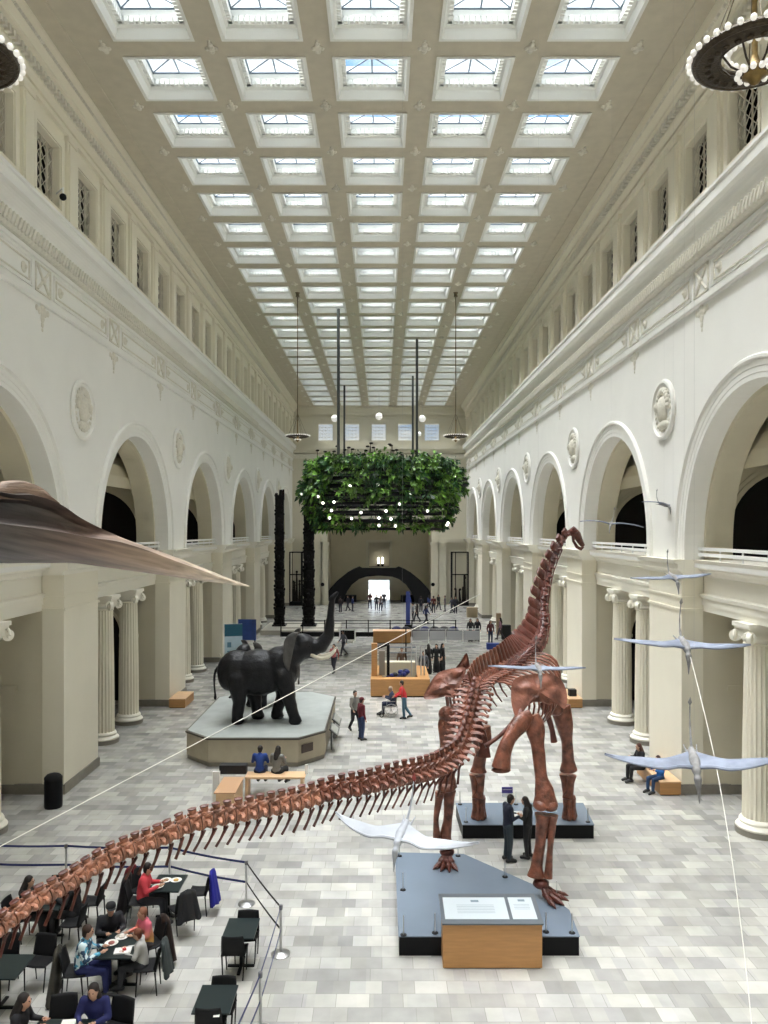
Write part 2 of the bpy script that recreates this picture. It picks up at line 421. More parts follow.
    while y < 62:
        ok = y > 14
        if ok: b.obox((X(-.31), y, H+8.45), .06, .09, .40, Euler((.5*sg*1, 0, 0)), 1)
        y += .21
    # frieze panels and rosettes
    k = 0; yc = 23.3 - 12.4
    while yc < y_end:
        if yc + .6 < y_end:
            a, d = yc - .52, yc + .52
            for (ya, yb, za, zb) in ((a, d, H+7.12, H+7.17), (a, d, H+7.93, H+7.98), (a, a+.05, H+7.12, H+7.98), (d-.05, d, H+7.12, H+7.98)):
                wbox(b, X, -.06, 0, ya, yb, za, zb, 1)
            for t in (1, -1):
                b.tube([(X(-.04), yc-.4, H+7.55 - t*.36), (X(-.04), yc+.4, H+7.55 + t*.36)], .045, 5, 1)
            b.ball((X(-.05), yc, H+7.55), .12, 8, 6, (.6,1,1), 1)
            # pendant
            for (dz, rr, dy) in ((-.15,.16,0), (-.38,.12,0), (-.58,.08,0), (-.74,.05,0), (-.2,.10,.2), (-.2,.10,-.2), (-.16,.08,.38), (-.16,.08,-.38)):
                b.ball((X(-.01), yc+dy, ZF0+dz), rr, 8, 5, (.45,1,1.25), 1)
        pa, pb = yc + .75, min(yc + 5.45, y_end - .2)
        if pb - pa > 1:
            for ins in (0, .16):
                ya, yb, za, zb = pa+ins, pb-ins, H+7.14+ins*.8, H+7.96-ins*.8
                for q in ((ya, yb, za, za+.035), (ya, yb, zb-.035, zb), (ya, ya+.035, za, zb), (yb-.035, yb, za, zb)):
                    wbox(b, X, -.06, 0, *q, 1 if ins else 0)
            for yy in (pa+.5, pb-.5):
                b.ball((X(-.02), yy, H+7.55), .17, 10, 6, (.4,1,1), 1); b.ball((X(-.07), yy, H+7.55), .07, 8, 5, (1,1,1), 1)
        yc += 6.2; k += 1
    # ---- clerestory
    mod = 3.1
    yc = 23.75 - mod*7
    zt = H + 13.15
    wn = 0
    while yc - mod/2 < y_end - .5:
        a, d = yc - mod/2, min(yc + mod/2, y_end)
        o0, o1 = yc - .84, yc + .84
        if o1 > y_end - .3:
            wbox(b, X, 0, .9, a, d, H+9.6, zt, 7); break
        wbox(b, X, 0, .42, a, o0, H+9.6, zt, 7); wbox(b, X, 0, .42, o1, d, H+9.6, zt, 7)
        wbox(b, X, 0, .42, o0, o1, H+9.6, ZC0, 7); wbox(b, X, 0, .42, o0, o1, ZC1, zt, 7)
        wbox(b, X, .80, .9, a, d, H+9.6, zt, 4)                  # panel painted dark for the attic gloom behind the grille
        # casing
        for q in ((o0-.18, o0-.04, ZC0-.12, ZC1+.18), (o1+.04, o1+.18, ZC0-.12, ZC1+.18), (o0-.04, o1+.04, ZC1+.04, ZC1+.18)):
            wbox(b, X, -.045, 0, *q, 7)
        wbox(b, X, -.08, 0, o0-.2, o1+.2, ZC0-.14, ZC0-.04, 7)
        # pilaster at module boundary
        wbox(b, X, -.10, 0, d-.34, d+.34, H+9.66, H+12.75, 7)
        wbox(b, X, -.15, -.10, d-.27, d+.27, H+9.9, H+12.55, 7)
        wbox(b, X, -.15, 0, d-.38, d+.38, H+12.62, H+12.78, 7)
        # grille object
        wn += 1
        if yc > 14: GR.append((sg, yc))
        yc += mod
    # ---- ceiling cornice
    sweepY(b, X, [(w0b, H+12.8), (-0.14, H+12.8), (-0.16, H+12.92), (0, H+12.98), (w0b, H+12.98)], ys, y_end, 7)
    sweepY(b, X, [(w0b, H+13.1), (-0.10, H+13.1), (-0.22, H+13.25), (-0.22, H+13.55), (-0.42, H+13.62), (-0.42, H+13.74), (-0.55, H+13.86), (-0.66, H+13.95), (-0.72, H+14.1), (-0.72, H+14.22), (w0b, H+14.22)], ys, y_end, 7)
    y = ys + .1
    while y < 75:
        if y > 14:
            wbox(b, X, -.38, -.22, y, y+.12, H+13.32, H+13.52, 1)
        y += .24
    y = ys
    while y < 60:
        if y > 14: b.obox((X(-.62), y, H+13.9), .08, .10, .14, Euler((.5, .6*sg, 0)), 1)
        y += .19
    # ---- lower storey: piers, recessed entablature, aisle
    for i, c in enumerate(BAYS):
        for pc in ([c - BAY/2] if i == 0 else []) + [c + BAY/2]:
            a, d = pc - 1.5, pc + 1.5
            if a > y_end: continue
            d = min(d, y_end)
            wbox(b, X, 0, .70, a, d, 0, ZL-.5, 7); wbox(b, X, .70, 1.55, a+.06, d-(.06 if d < y_end else 0), 0, ZL-.5, 2)  # deeper half in the darker tone: reveal shade put into the colour
            wbox(b, X, -.05, 1.6, a-.05, d+(.05 if d < y_end else 0), 0, .32, 6)
            # pier entablature breaks
            e = .05 if d < y_end else 0
            wbox(b, X, -.05, 1.0, a-.05, d+e, H-2.62, H-2.54, 7)
            wbox(b, X, -.04, 1.0, a-.04, d+e, H-2.22, H-2.15, 7)
            pr = [(1.0, H-1.45), (-.06, H-1.45), (-.10, H-1.36), (-.24, H-1.26), (-.24, H-1.10), (-.34, H-1.06), (-.38, ZL), (1.0, ZL)]
            sweepY(b, X, pr, a-.3, d+(.3 if d < y_end else 0), 5)
        # recessed entablature across the bay
        a, d = c - 4.7, c + 4.7
        d = min(d, y_end)
        pr = [(1.6, H-2.62), (.70, H-2.62), (.70, H-2.42), (.66, H-2.42), (.66, H-2.20), (.60, H-2.18), (.58, H-2.08), (.72, H-2.04), (.72, H-1.50), (.60, H-1.45),
              (.56, H-1.36), (.40, H-1.26), (.40, H-1.10), (.30, H-1.06), (.24, ZL), (1.6, ZL)]
        sweepY(b, X, pr, a, d, 5)
        # aisle ceiling, back wall, doorway
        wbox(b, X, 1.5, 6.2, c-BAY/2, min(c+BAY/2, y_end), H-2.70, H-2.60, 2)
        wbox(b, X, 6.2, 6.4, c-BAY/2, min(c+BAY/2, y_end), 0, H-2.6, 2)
        wbox(b, X, 6.14, 6.2, c-1.3, c+1.3, 0, 4.0, 3)  # doorway depth is a solid panel painted black
        for q in ((c-1.5, c-1.3, 0, 4.2), (c+1.3, c+1.5, 0, 4.2), (c-1.5, c+1.5, 4.0, 4.2)):
            wbox(b, X, 6.08, 6.2, *q, 5)
        for s, yw in ((-1, c - 4.72), (1, c + 4.72)):
            cw, r2, zs2 = 3.95, 1.55, 3.45
            pth = [(cw - r2, 0)] + [(cw - r2*cos(pi*i/16), zs2 + r2*sin(pi*i/16)) for i in range(17)] + [(cw + r2, 0)]
            zt2 = H-2.6
            for (wa, za), (wb, zb) in zip(pth[:-1], pth[1:]):
                if wa != wb: b.add([(X(wa), yw, za), (X(wb), yw, zb), (X(wb), yw, zt2), (X(wa), yw, zt2)], [(0,1,2,3)], 2)
                b.add([(X(wa), yw, za), (X(wb), yw, zb), (X(wb), yw+s*1.35, zb), (X(wa), yw+s*1.35, za)], [(0,1,2,3)], 3)  # niche sides painted black for the unlit space beyond
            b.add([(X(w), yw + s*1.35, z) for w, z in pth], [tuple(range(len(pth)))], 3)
            for wa, wb in ((1.5, cw-r2), (cw+r2, 6.2)):
                b.add([(X(wa), yw, 0), (X(wb), yw, 0), (X(wb), yw, zt2), (X(wa), yw, zt2)], [(0,1,2,3)], 2)
                wbox(b, X, wa, wb, yw-.04, yw+.04, 0, .3, 6)
                wbox(b, X, wa if wa < 2 else wa-.05, wb+.05 if wa < 2 else wb, yw - s*.06, yw, zs2-.1, zs2+.06, 2)
            for (o0, o1) in ((0.0, 0.12), (0.3, 0.38)):
                for i in range(16):
                    a0, a1 = pi*i/16, pi*(i+1)/16
                    q = [(cw - (r2+o)*cos(t), zs2 + (r2+o)*sin(t)) for t, o in ((a0,o0),(a1,o0),(a1,o1),(a0,o1))]
                    b.prism([(X(w), z) for w, z in q], yw - s*.05, yw, 2, 'y')
    wbox(b, X, .42, 1.6, ys, y_end, H+13.1, H+14.3, 2); wbox(b, X, .85, 7.0, ys, y_end, H+6.86, H+7.0, 2)
    b.build('wall_' + nm, [M['plaster'], M['ornament'], M['aisle'], M['dark'], M['brown'], M['trimw'], M['stone'], M['cream']], kind='structure')
    # low white gallery rails
    for c in BAYS:
        if c < 15: continue
        rb = MB()
        for z in (ZL+.12, ZL+.30):
            wbox(rb, X, .42, .50, c-RI+.02, c+RI-.02, z, z+.10)
        o = rb.build('gallery_railing', M['white'], None)
        n = BAYS.index(c) - 2
        tag(o, f'low white double rail across the {ORD[n]} upper arch of the {nm} wall', 'railing', 'gallery rails')
        for k in range(7):
            y = c - RI + .1 + k*(2*RI-.2)/6; pb = MB()
            wbox(pb, X, .44, .48, y-.02, y+.02, ZL, ZL+.35)
            pb.build('post', M['white'], o)
GR = []
side_wall(-1); side_wall(1)

# clerestory grilles
def grille_mesh(w, h, bar=.026, m=None, rings=False):
    g = MB(); cell = .40; t = .05
    nx = max(2, round(w/cell)); nz = max(2, round(h/cell)); cx, cz = w/nx, h/nz
    for i in range(nx+1): x = -w/2 + i*cx; g.box(-t/2, t/2, x-bar/2, x+bar/2, 0, h)
    for j in (range(nz+1) if rings else (0, nz)): z = j*cz; g.box(-t/2, t/2, -w/2, w/2, z-bar/2, z+bar/2)
    for i in range(nx):
        for j in range(nz):
            x0, x1, z0, z1 = -w/2+i*cx, -w/2+(i+1)*cx, j*cz, (j+1)*cz
            g.tube([(0,x0,z0),(0,x1,z1)], bar*.6, 4); g.tube([(0,x0,z1),(0,x1,z0)], bar*.6, 4)
            if not rings: continue
            ring = [(0, (x0+x1)/2 + cx*.33*cos(2*pi*k/8), (z0+z1)/2 + cx*.33*sin(2*pi*k/8)) for k in range(9)]
            g.tube(ring, bar*.5, 4, cap=False)
    return g.mesh('grille', m or M['grille'])
gm = grille_mesh(1.66, 2.0)
WN = 0
for sg, yc in GR:
    WN += 1
    X = side_map(sg)
    o = link('window_%d' % WN, gm, None, (X(.25), yc, ZC0+.01)); o['kind'] = 'structure'

# medallions between the arches
def medallion(sg):
    b = MB(); s = 1 if sg < 0 else -1
    b.lathe([(0,0),(1.03,0),(1.05,.05),(1.0,.12),(.92,.13),(.88,.06),(.80,.05),(.78,.02),(0.0,.02)], n=36)
    f = MB()
    f.ball((0,0,.04), .42, 14, 10, (.8, 1.15, .55)); f.ball((0,.05,.22), .16, 10, 8, (.7,1.2,1)); f.ball((.05,-.52,.05), .3, 10, 8, (1.4,.6,.4))
    for k in range(12):
        a = pi*k/11; f.ball((.46*cos(a), .10+.55*sin(a), .06), .13, 8, 6, (1,1,.7))
    for k in range(22):
        a = 2*pi*k/22; f.ball((.70*cos(a), .70*sin(a), .05), .08, 6, 4, (1,1,.5))
    return b.mesh('medallion', M['plaster'], True), f.mesh('relief_head', M['ornament'], True)
mm1, mm2 = medallion(1)
for sg in (-1, 1):
    X = side_map(sg)
    for i in range(2, 7):
        yc = BAYS[i] + BAY/2
        if yc > 84: continue
        nm = 'left' if sg < 0 else 'right'
        t = thing('wall_medallion', f'round plaster medallion with relief head on the {nm} wall, {ORD[i-2]} one between the arches', 'medallion', (X(-.0), yc, H+4.12), group='plaster medallions')
        o = link('medallion', mm1, t); o2 = link('relief_head', mm2, t)
        for q in (o, o2): q.rotation_euler = (pi/2, 0, pi/2 if sg < 0 else -pi/2); q.name = 'disc' if q is o else 'relief_head'

# ---------------------------------------------------------------- ceiling
PIT, CW, CX0 = 3.14, 2.30, -0.32
COLX = [CX0 + PIT*(k-2) for k in range(5)]
ROWS = [22.25 + 3.1*k for k in range(-10, 22)]         # far edges
ceil = MB()
xs = [XL] + [v for c in COLX for v in (c-CW/2, c+CW/2)] + [XR]
yy0, yy1 = BAYS[0]-BAY/2, YE
ysl = [yy0] + [v for f in ROWS for v in (f-CW, f)] + [yy1]
for i in range(len(xs)-1):
    for j in range(len(ysl)-1):
        if i % 2 == 1 and j % 2 == 1: continue
        x0, x1, y0, y1 = xs[i], xs[i+1], ysl[j], ysl[j+1]
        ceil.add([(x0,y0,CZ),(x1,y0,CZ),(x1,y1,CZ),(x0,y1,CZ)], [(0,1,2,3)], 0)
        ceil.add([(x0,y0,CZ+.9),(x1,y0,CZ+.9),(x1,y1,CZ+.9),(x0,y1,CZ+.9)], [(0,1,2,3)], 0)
PROF = [(0,0,0),(-.03,-.05,1),(.07,-.05,1),(.09,.03,1),(.12,.16,0),(.12,.24,0),(.20,.28,1),(.20,.50,0),(.24,.52,1),(.28,.66,0),(.28,.92,0)]
for cx in COLX:
    for f in ROWS:
        x0, x1, y0, y1 = cx-CW/2, cx+CW/2, f-CW, f
        rings = [[(x0+i,y0+i,CZ+z),(x1-i,y0+i,CZ+z),(x1-i,y1-i,CZ+z),(x0+i,y1-i,CZ+z)] for i, z, _ in PROF]
        for (ra, rb, pr) in zip(rings[:-1], rings[1:], PROF[1:]):
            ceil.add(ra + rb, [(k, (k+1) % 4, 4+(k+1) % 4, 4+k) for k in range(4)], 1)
        if f > 12 and f < 70:
            n = 12; i0 = .20
            for k in range(n):
                u = x0 + i0 + (CW-2*i0)*(k+.5)/n
                ceil.box(u-.055, u+.055, y1-i0-.13, y1-i0+.01, CZ+.30, CZ+.46, 1)
                if f < 40:
                    v = y0 + i0 + (CW-2*i0)*(k+.5)/n
                    ceil.box(x0+i0-.01, x0+i0+.13, v-.055, v+.055, CZ+.30, CZ+.46, 1)
                    ceil.box(x1-i0-.13, x1-i0+.01, v-.055, v+.055, CZ+.30, CZ+.46, 1)
# shallow side step lines and beam rosettes
for x in (XL+1.25, XR-1.25):
    ceil.box(x-.04, x+.04, yy0, yy1, CZ-.035, CZ+.01, 0)
for f in ROWS:
    if f < 12: continue
    yb = f + .40
    for k in range(6):
        x = CX0 + PIT*(k-2.5)
        for (dx, dy, rr) in ((0,0,.13),(.12,.02,.08),(-.12,.02,.08),(0,.16,.09),(0,-.17,.09),(0,-.33,.05)):
            ceil.ball((x+dx, yb+dy, CZ-.01), rr, 7, 5, (1,1,.7), 2)
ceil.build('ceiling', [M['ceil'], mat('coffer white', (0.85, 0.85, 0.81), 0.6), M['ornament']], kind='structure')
# skylights: one frame and pane per coffer
fr = MB(); a = CW/2 - .28; z = .70; t = .026
for (p, q) in (((-a,-a),(a,a)), ((-a,a),(a,-a)), ((0,-a),(0,a)), ((-a,0),(a,0))):
    fr.tube([(p[0],p[1],z),(q[0],q[1],z)], t, 4)
for (p, q) in (((-a,-a),(a,-a)), ((a,-a),(a,a)), ((a,a),(-a,a)), ((-a,a),(-a,-a))):
    fr.tube([(p[0],p[1],z),(q[0],q[1],z)], t*1.5, 4)
frm = fr.mesh('skylight_frame', M['barmetal'])
gl = MB(); gl.box(-a, a, -a, a, z+.03, z+.045)
mg = bpy.data.materials.new('clear glass'); mg.use_nodes = True; nt = mg.node_tree; nt.nodes.clear()
ou = nt.nodes.new('ShaderNodeOutputMaterial'); tr = nt.nodes.new('ShaderNodeBsdfTransparent'); gs = nt.nodes.new('ShaderNodeBsdfGlossy'); mx = nt.nodes.new('ShaderNodeMixShader')
tr.inputs[0].default_value = (.97,.985,1,1); gs.inputs['Roughness'].default_value = .05; mx.inputs[0].default_value = .05
nt.links.new(tr.outputs[0], mx.inputs[1]); nt.links.new(gs.outputs[0], mx.inputs[2]); nt.links.new(mx.outputs[0], ou.inputs[0])
M['glass'] = mg
glm = gl.mesh('pane', mg)
for f in ROWS:
    for cx in COLX:
        WN += 1
        o = link('window_%d' % WN, frm, None, (cx, f-CW/2, CZ)); o['kind'] = 'structure'
        link('pane', glm, o)

# ---------------------------------------------------------------- floor
fl = MB(); fl.box(-17.5, 17, -11.5, 110, -.2, 0); 
mf = bpy.data.materials.new('stone tiles'); mf.use_nodes = True; nt = mf.node_tree; bs = nt.nodes['Principled BSDF']
tc = nt.nodes.new('ShaderNodeTexCoord'); 
def brick(w, h, c1, c2, mortar, off, ms=.006):
    n = nt.nodes.new('ShaderNodeTexBrick'); n.inputs['Scale'].default_value = 1.0
    n.inputs['Brick Width'].default_value = w; n.inputs['Row Height'].default_value = h
    n.inputs['Color1'].default_value = (*c1,1); n.inputs['Color2'].default_value = (*c2,1); n.inputs['Mortar'].default_value = (*mortar,1)
    n.inputs['Mortar Size'].default_value = ms; n.inputs['Mortar Smooth'].default_value = .3; n.offset = off; n.inputs['Bias'].default_value = -.1
    nt.links.new(tc.outputs['Object'], n.inputs['Vector']); return n
b1 = brick(.61, .405, (.53,.522,.50), (.30,.298,.29), (.31,.305,.29), .37)
b2 = brick(1.22, .81, (1.0,1.0,1.0), (.82,.82,.835), (.9,.9,.9), .25, 0.0)
b3 = brick(.305, .405, (1.06,1.05,1.0), (.90,.90,.91), (.95,.95,.95), .5, 0.0)
nz = nt.nodes.new('ShaderNodeTexNoise'); nz.inputs['Scale'].default_value = 1.6; nz.inputs['Detail'].default_value = 8
nt.links.new(tc.outputs['Object'], nz.inputs['Vector'])
mr = nt.nodes.new('ShaderNodeMapRange'); mr.inputs[1].default_value=.3; mr.inputs[2].default_value=.7; mr.inputs[3].default_value=.88; mr.inputs[4].default_value=1.1
nt.links.new(nz.outputs[0], mr.inputs[0])
m1 = nt.nodes.new('ShaderNodeVectorMath'); m1.operation='MULTIPLY'; nt.links.new(b1.outputs[0], m1.inputs[0]); nt.links.new(b2.outputs[0], m1.inputs[1])
m3 = nt.nodes.new('ShaderNodeVectorMath'); m3.operation='MULTIPLY'; nt.links.new(m1.outputs[0], m3.inputs[0]); nt.links.new(b3.outputs[0], m3.inputs[1])
m2 = nt.nodes.new('ShaderNodeVectorMath'); m2.operation='SCALE'; nt.links.new(m3.outputs[0], m2.inputs[0]); nt.links.new(mr.outputs[0], m2.inputs['Scale'])
nt.links.new(m2.outputs[0], bs.inputs['Base Color']); bs.inputs['Roughness'].default_value = .20; bs.inputs['Specular IOR Level'].default_value=.45
fl.build('floor', mf, kind='structure')

# ---------------------------------------------------------------- end walls
S = YE/FX
def ex(px): return (px-CX)*S
e = MB()
xo0, xo1, zo = ex(327.5), ex(431.5), H+1.2
# upper wall with window holes
wx = [ex(325.5+26.6*k) for k in range(5)]
zt = CZ+.1; wz0, wz1 = H+10.3, H+12.2
cuts = [XL-.9] + [v for w in wx for v in (w-.82, w+.82)] + [XR+.9]
for i in range(len(cuts)-1):
    if i % 2 == 0: e.box(cuts[i], cuts[i+1], YE, YE+.6, zo, zt, 0)
    else:
        e.box(cuts[i], cuts[i+1], YE, YE+.6, zo, wz0, 0); e.box(cuts[i], cuts[i+1], YE, YE+.6, wz1, zt, 0)
e.box(XL-.9, xo0, YE, YE+.6, 0, zo, 0); e.box(xo1, XR+.9, YE, YE+.6, 0, zo, 0)
def band(z0, z1, d, mi=0, x0=XL-.5, x1=XR+.5): e.box(x0, x1, YE-d, YE, z0, z1, mi)
band(ZF0, ZF0+.14, .14); band(H+8.05, H+8.2, .12); band(H+8.2, H+8.7, .3, 1); band(H+8.8, H+9.25, .42); band(H+9.25, H+9.62, .54)
band(H+12.8, H+12.95, .15); band(H+13.2, H+13.6, .3); band(H+13.6, H+13.9, .45); band(H+13.9, H+14.2, .7)
for w in wx:
    for q in ((w-1.0, w-.86, wz0-.1, wz1+.15), (w+.86, w+1.0, wz0-.1, wz1+.15), (w-.86, w+.86, wz1+.03, wz1+.15)):
        e.box(q[0], q[1], YE-.05, YE, q[2], q[3], 0)
# lower level string course and pilasters
for x0, x1 in ((XL, xo0-.0), (xo1, XR)):
    e.box(x0, x1, YE-.3, YE, ZL-.45, ZL, 0); e.box(x0, x1, YE-.12, YE, H-2.5, H-2.3, 0)
for px in (318.5, 324.8, 434.5, 442.5):
    x = ex(px); e.box(x-.42, x+.42, YE-.35, YE, .4, ZL-.7, 0); e.box(x-.52, x+.52, YE-.45, YE, 0, .4, 0); e.box(x-.52, x+.52, YE-.45, YE, ZL-.8, ZL-.45, 0)
# recess behind
YB = 94.0
e.box(xo0-.6, xo0, YE+.6, YB, 0, zo+.5, 2); e.box(xo1, xo1+.6, YE+.6, YB, 0, zo+.5, 2); e.box(xo0-.6, xo1+.6, YE+.6, YB, zo+.0, zo+.3, 2)
SB = YB/FX
dx0, dx1 = (368.5-CX)*SB, (389.5-CX)*SB
uz0, uz1 = H-37*SB, H-12.5*SB
bz0, bz1 = 0.0, H-50*SB
e.box(xo0, dx0, YB, YB+.5, 0, zo+.3, 2); e.box(dx1, xo1, YB, YB+.5, 0, zo+.3, 2)
e.box(dx0, dx1, YB, YB+.5, bz1, uz0, 2); e.box(dx0, dx1, YB, YB+.5, uz1, zo+.3, 2)
e.box(dx0, dx1, YB+2.0, YB+2.2, uz0, uz1, 2); e.box(dx0, dx1, YB+.5, YB+2.2, uz1, uz1+.1, 3); e.box(dx0, dx1, YB+.5, YB+2.2, uz0-.1, uz0, 3)
e.box(dx0-.1, dx0, YB+.5, YB+2.2, uz0, uz1, 3); e.box(dx1, dx1+.1, YB+.5, YB+2.2, uz0, uz1, 3)
for q in ((dx0-.3, dx0, 0, uz1+.3), (dx1, dx1+.3, 0, uz1+.3), (dx0-.3, dx1+.3, uz1, uz1+.35)):
    e.box(q[0], q[1], YB-.12, YB, q[2], q[3], 0)
for px, sg in ((348, -1), (406, 1)): pass
e.build('wall_back', [mat('end wall plaster', (0.66, 0.625, 0.51), 0.8), M['ornament'], M['aisle'], M['brown']], kind='structure')
gm2 = grille_mesh(1.62, 1.88, .045, M['grille'], True)
for w in wx:
    WN += 1
    o = link('window_%d' % WN, gm2, None, (w, YE+.3, wz0+.01), pi/2); o['kind'] = 'structure'
# near wall behind the camera
nb = MB(); nb.box(XL-7, XR+7, -11.3, -10.8, 0, CZ+1, 0)
nb.build('wall_front', [M['plaster']], kind='structure')

# ---------------------------------------------------------------- columns
def column_meshes():
    nf = 20
    b = MB(); b.lathe([(.62,.0),(.62,.16)], n=32, mi=0); b.lathe([(.60,.16),(.61,.20),(.56,.26),(.50,.30),(.52,.36),(.49,.42),(.44,.44)], n=32, mi=1)
    base = b.mesh('base', [M['stone'], M['trimw']], True)
    s = MB(); hh = H-2.62-.55
    def mod(k, n):
        ph = (k % 6)
        return (1.0, .955, .925, .915, .925, .955)[ph]
    pr = [(.435,.44),(.43,1.2),(.425,2.2),(.41,3.3),(.39,4.4),(.37,hh-.05)]
    s.lathe(pr, n=nf*6, mod=mod); s.lathe([(.38,hh-.07),(.41,hh-.04),(.38,hh)], n=32)
    shaft = s.mesh('shaft', M['cream'], False)
    c = MB()
    c.lathe([(.36,hh),(.43,hh+.06),(.45,hh+.12),(.40,hh+.2)], n=32)
    c.box(-.42, .42, -.34, .34, hh+.14, hh+.34); c.box(-.52, .52, -.52, .52, hh+.42, hh+.545); c.box(-.47, .47, -.47, .47, hh+.33, hh+.42)
    for sx in (-1, 1):
        for sy in (-1, 1):
            a = math.atan2(sy, sx); q = Matrix.Rotation(a + pi/2, 3, 'Z')
            cx, cy = .44*sx, .44*sy
            # volute: spiral tube on a drum
            sp = [Vector((0, 0, 0)) + q @ Vector((0, (.20-.014*t)*cos(t*pi/5), 0)) + Vector((0, 0, (.20-.014*t)*sin(t*pi/5))) for t in range(13)]
            c.tube([Vector((cx, cy, hh+.14)) + v for v in [Matrix.Rotation(pi/2,3,'Z') @ p for p in sp]], .05, 6)
            d0 = q @ Vector((.07, 0, 0))
            c.tube([Vector((cx,cy,hh+.14)) - d0, Vector((cx,cy,hh+.14)) + d0], .17, 14)
            c.ball((cx, cy, hh+.14), .07, 8, 6)
    cap = c.mesh('capital', M['trimw'], True)
    return base, shaft, cap
cb, cs_, cc_ = column_meshes()
first = None
for sg in (-1, 1):
    X = side_map(sg); nm = 'left' if sg < 0 else 'right'
    for i, c in enumerate(BAYS[2:]):
        for k, dy in enumerate((-1.55, 1.55)):
            lab = f'fluted cream column with scroll capital under the {ORD[i]} lower opening of the {nm} wall, {"nearer" if k == 0 else "farther"} of its pair'
            if c + dy > YE - .6: continue
            t = thing('column', lab, 'column', (X(.95), c+dy, 0), group='fluted columns')
            link('base', cb, t); link('shaft', cs_, t); link('capital', cc_, t)
# ================================================================ long-necked dinosaur skeleton
def catmull(pts, per=12):
    pts = [Vector(p) for p in pts]; out = []
    for i in range(len(pts)-1):
        p0, p1, p2, p3 = pts[max(i-1,0)], pts[i], pts[i+1], pts[min(i+2,len(pts)-1)]
        for k in range(per):
            t = k/per
            out.append(0.5*((2*p1)+(p2-p0)*t+(2*p0-5*p1+4*p2-p3)*t*t+(3*p1-p0-3*p2+p3)*t**3))
    out.append(pts[-1]); return out
def resample(pts, steps):
    """steps: function(arc) -> spacing; returns list of (point, tangent, arc)"""
    L = [0]
    for a, b in zip(pts[:-1], pts[1:]): L.append(L[-1] + (b-a).length)
    out = []; s = 0.0; i = 0
    while s < L[-1] - 1e-6:
        while i < len(L)-2 and L[i+1] < s: i += 1
        t = (s-L[i])/max(1e-9, L[i+1]-L[i]); p = pts[i].lerp(pts[i+1], t)
        i0, i1 = max(i-3, 0), min(i+4, len(pts)-1)
        out.append((p, (pts[i1]-pts[i0]).normalized(), s)); s += steps(s)
    return out, L[-1]

titan = thing('dinosaur_skeleton', 'huge reddish-brown long-necked dinosaur skeleton standing on two low grey platforms', 'skeleton', (0,0,0))
def frame(T, up):
    T = T.normalized(); U = Vector(up); U = (U - T*U.dot(T)).normalized(); S = T.cross(U)
    return T, U, S
def vertebra(p, T, up, L, r, hs, wt, lean=0.0, kind='tail', m='bone'):
    T, U, S = frame(T, up); b = MB()
    # waisted centrum
    b.tube([p - T*L*.48, p - T*L*.36, p, p + T*L*.36, p + T*L*.48], [r*1.0, r*1.06, r*.78, r*1.06, r*1.0], 12, up=U)
    # neural arch
    c0 = p + U*r*.8
    b.tube([c0 - T*L*.28, c0 + T*L*.3], [r*.6, r*.62], 8, up=U)
    # neural spine: blade flattened across, knobbed at the top
    top = p + U*(r + hs) - T*lean
    w = L*.30
    if kind == 'tail':
        b.tube([c0, p + U*(r+hs*.45) - T*lean*.4, top - U*hs*.14], [w*1.25, w*1.02, w*1.35], 8, flat=.50, up=T)
        b.tube([top - U*hs*.18, top - U*hs*.08, top], [w*1.3, w*1.46, w*.9], 8, mi=1, flat=.62, up=T)
    else:
        b.tube([c0, p + U*(r+hs*.5) - T*lean*.5, top - U*hs*.1, top], ([w*1.5, w*1.3, w*1.45, w*1.0] if kind == 'dorsal' else [w*1.9, w*1.8, w*1.75, w*1.2]), 8, flat=.30, up=T)
    # transverse processes with a knob
    for s in (-1, 1):
        e = p + S*s*(r + wt) + U*r*.35 - T*L*.1
        b.tube([p + S*s*r*.5 + U*r*.3, p + S*s*(r+wt*.5) + U*r*.5, e], [r*.42, r*.26, r*.18], 7, flat=.55, up=T)
        b.ball(e, r*.22, 6, 5)
        # zygapophyses reaching forward and back
        b.tube([c0 + S*s*r*.35, c0 + S*s*r*.5 + T*L*.55 + U*r*.35], [r*.3, r*.18], 6)
        b.tube([c0 + S*s*r*.3 + U*r*.2, c0 + S*s*r*.35 - T*L*.5 + U*r*.45], [r*.26, r*.16], 6)
    return b.build('vertebra', [M[m], M['boned']], titan, True)
def chevron(p, T, up, r, h, m='boned'):
    T, U, S = frame(T, up); b = MB()
    k = p - U*(r*1.0) - T*.04
    for s in (-1, 1):
        b.tube([k + S*s*r*.5, k - U*h*.35 - T*h*.12], [.022, .026], 6)
    b.tube([k - U*h*.3 - T*h*.1, k - U*h*.65 - T*h*.30, k - U*h - T*h*.55], [.030, .024, .026], 6, flat=.6)
    b.build('chevron', M[m], titan, True)

tail_px = [(474,694,18.0),(469,717,17.3),(460,750,16.5),(441,766,15.95),(424,773,15.5),(394,779,15.0),(363,787,14.6),(333,792,14.3),(300,802,13.95),(250,812,13.5),
           (193,824,13.0),(167,836,12.75),(143,845,12.5),(114.6,856,12.15),(88.5,871,11.85),(60,889,11.45),(29,906,11.05),(0,928,10.6),(-60,975,9.9),(-150,1040,9.0)]
tail = catmull([P(*q) for q in tail_px])
tv, TL_ = resample(tail, lambda s: .20 if s > 2.2 else .19)
for (p, T, s) in tv:
    u = s/TL_
    r = .195*(1-u)+.095*u
    if u > .9: r *= 1 - (u-.9)*3
    hs = (.30 if u < .1 else .24)*(1-u*.6)
    up = Vector((0,-.12,1)) if u > .1 else Vector((0,-.35,1))
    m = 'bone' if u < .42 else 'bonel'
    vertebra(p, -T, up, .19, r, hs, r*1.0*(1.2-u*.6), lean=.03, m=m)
    if .14 < u < .86: chevron(p, -T, (0,0,1), r, .46*(1-u*.45))

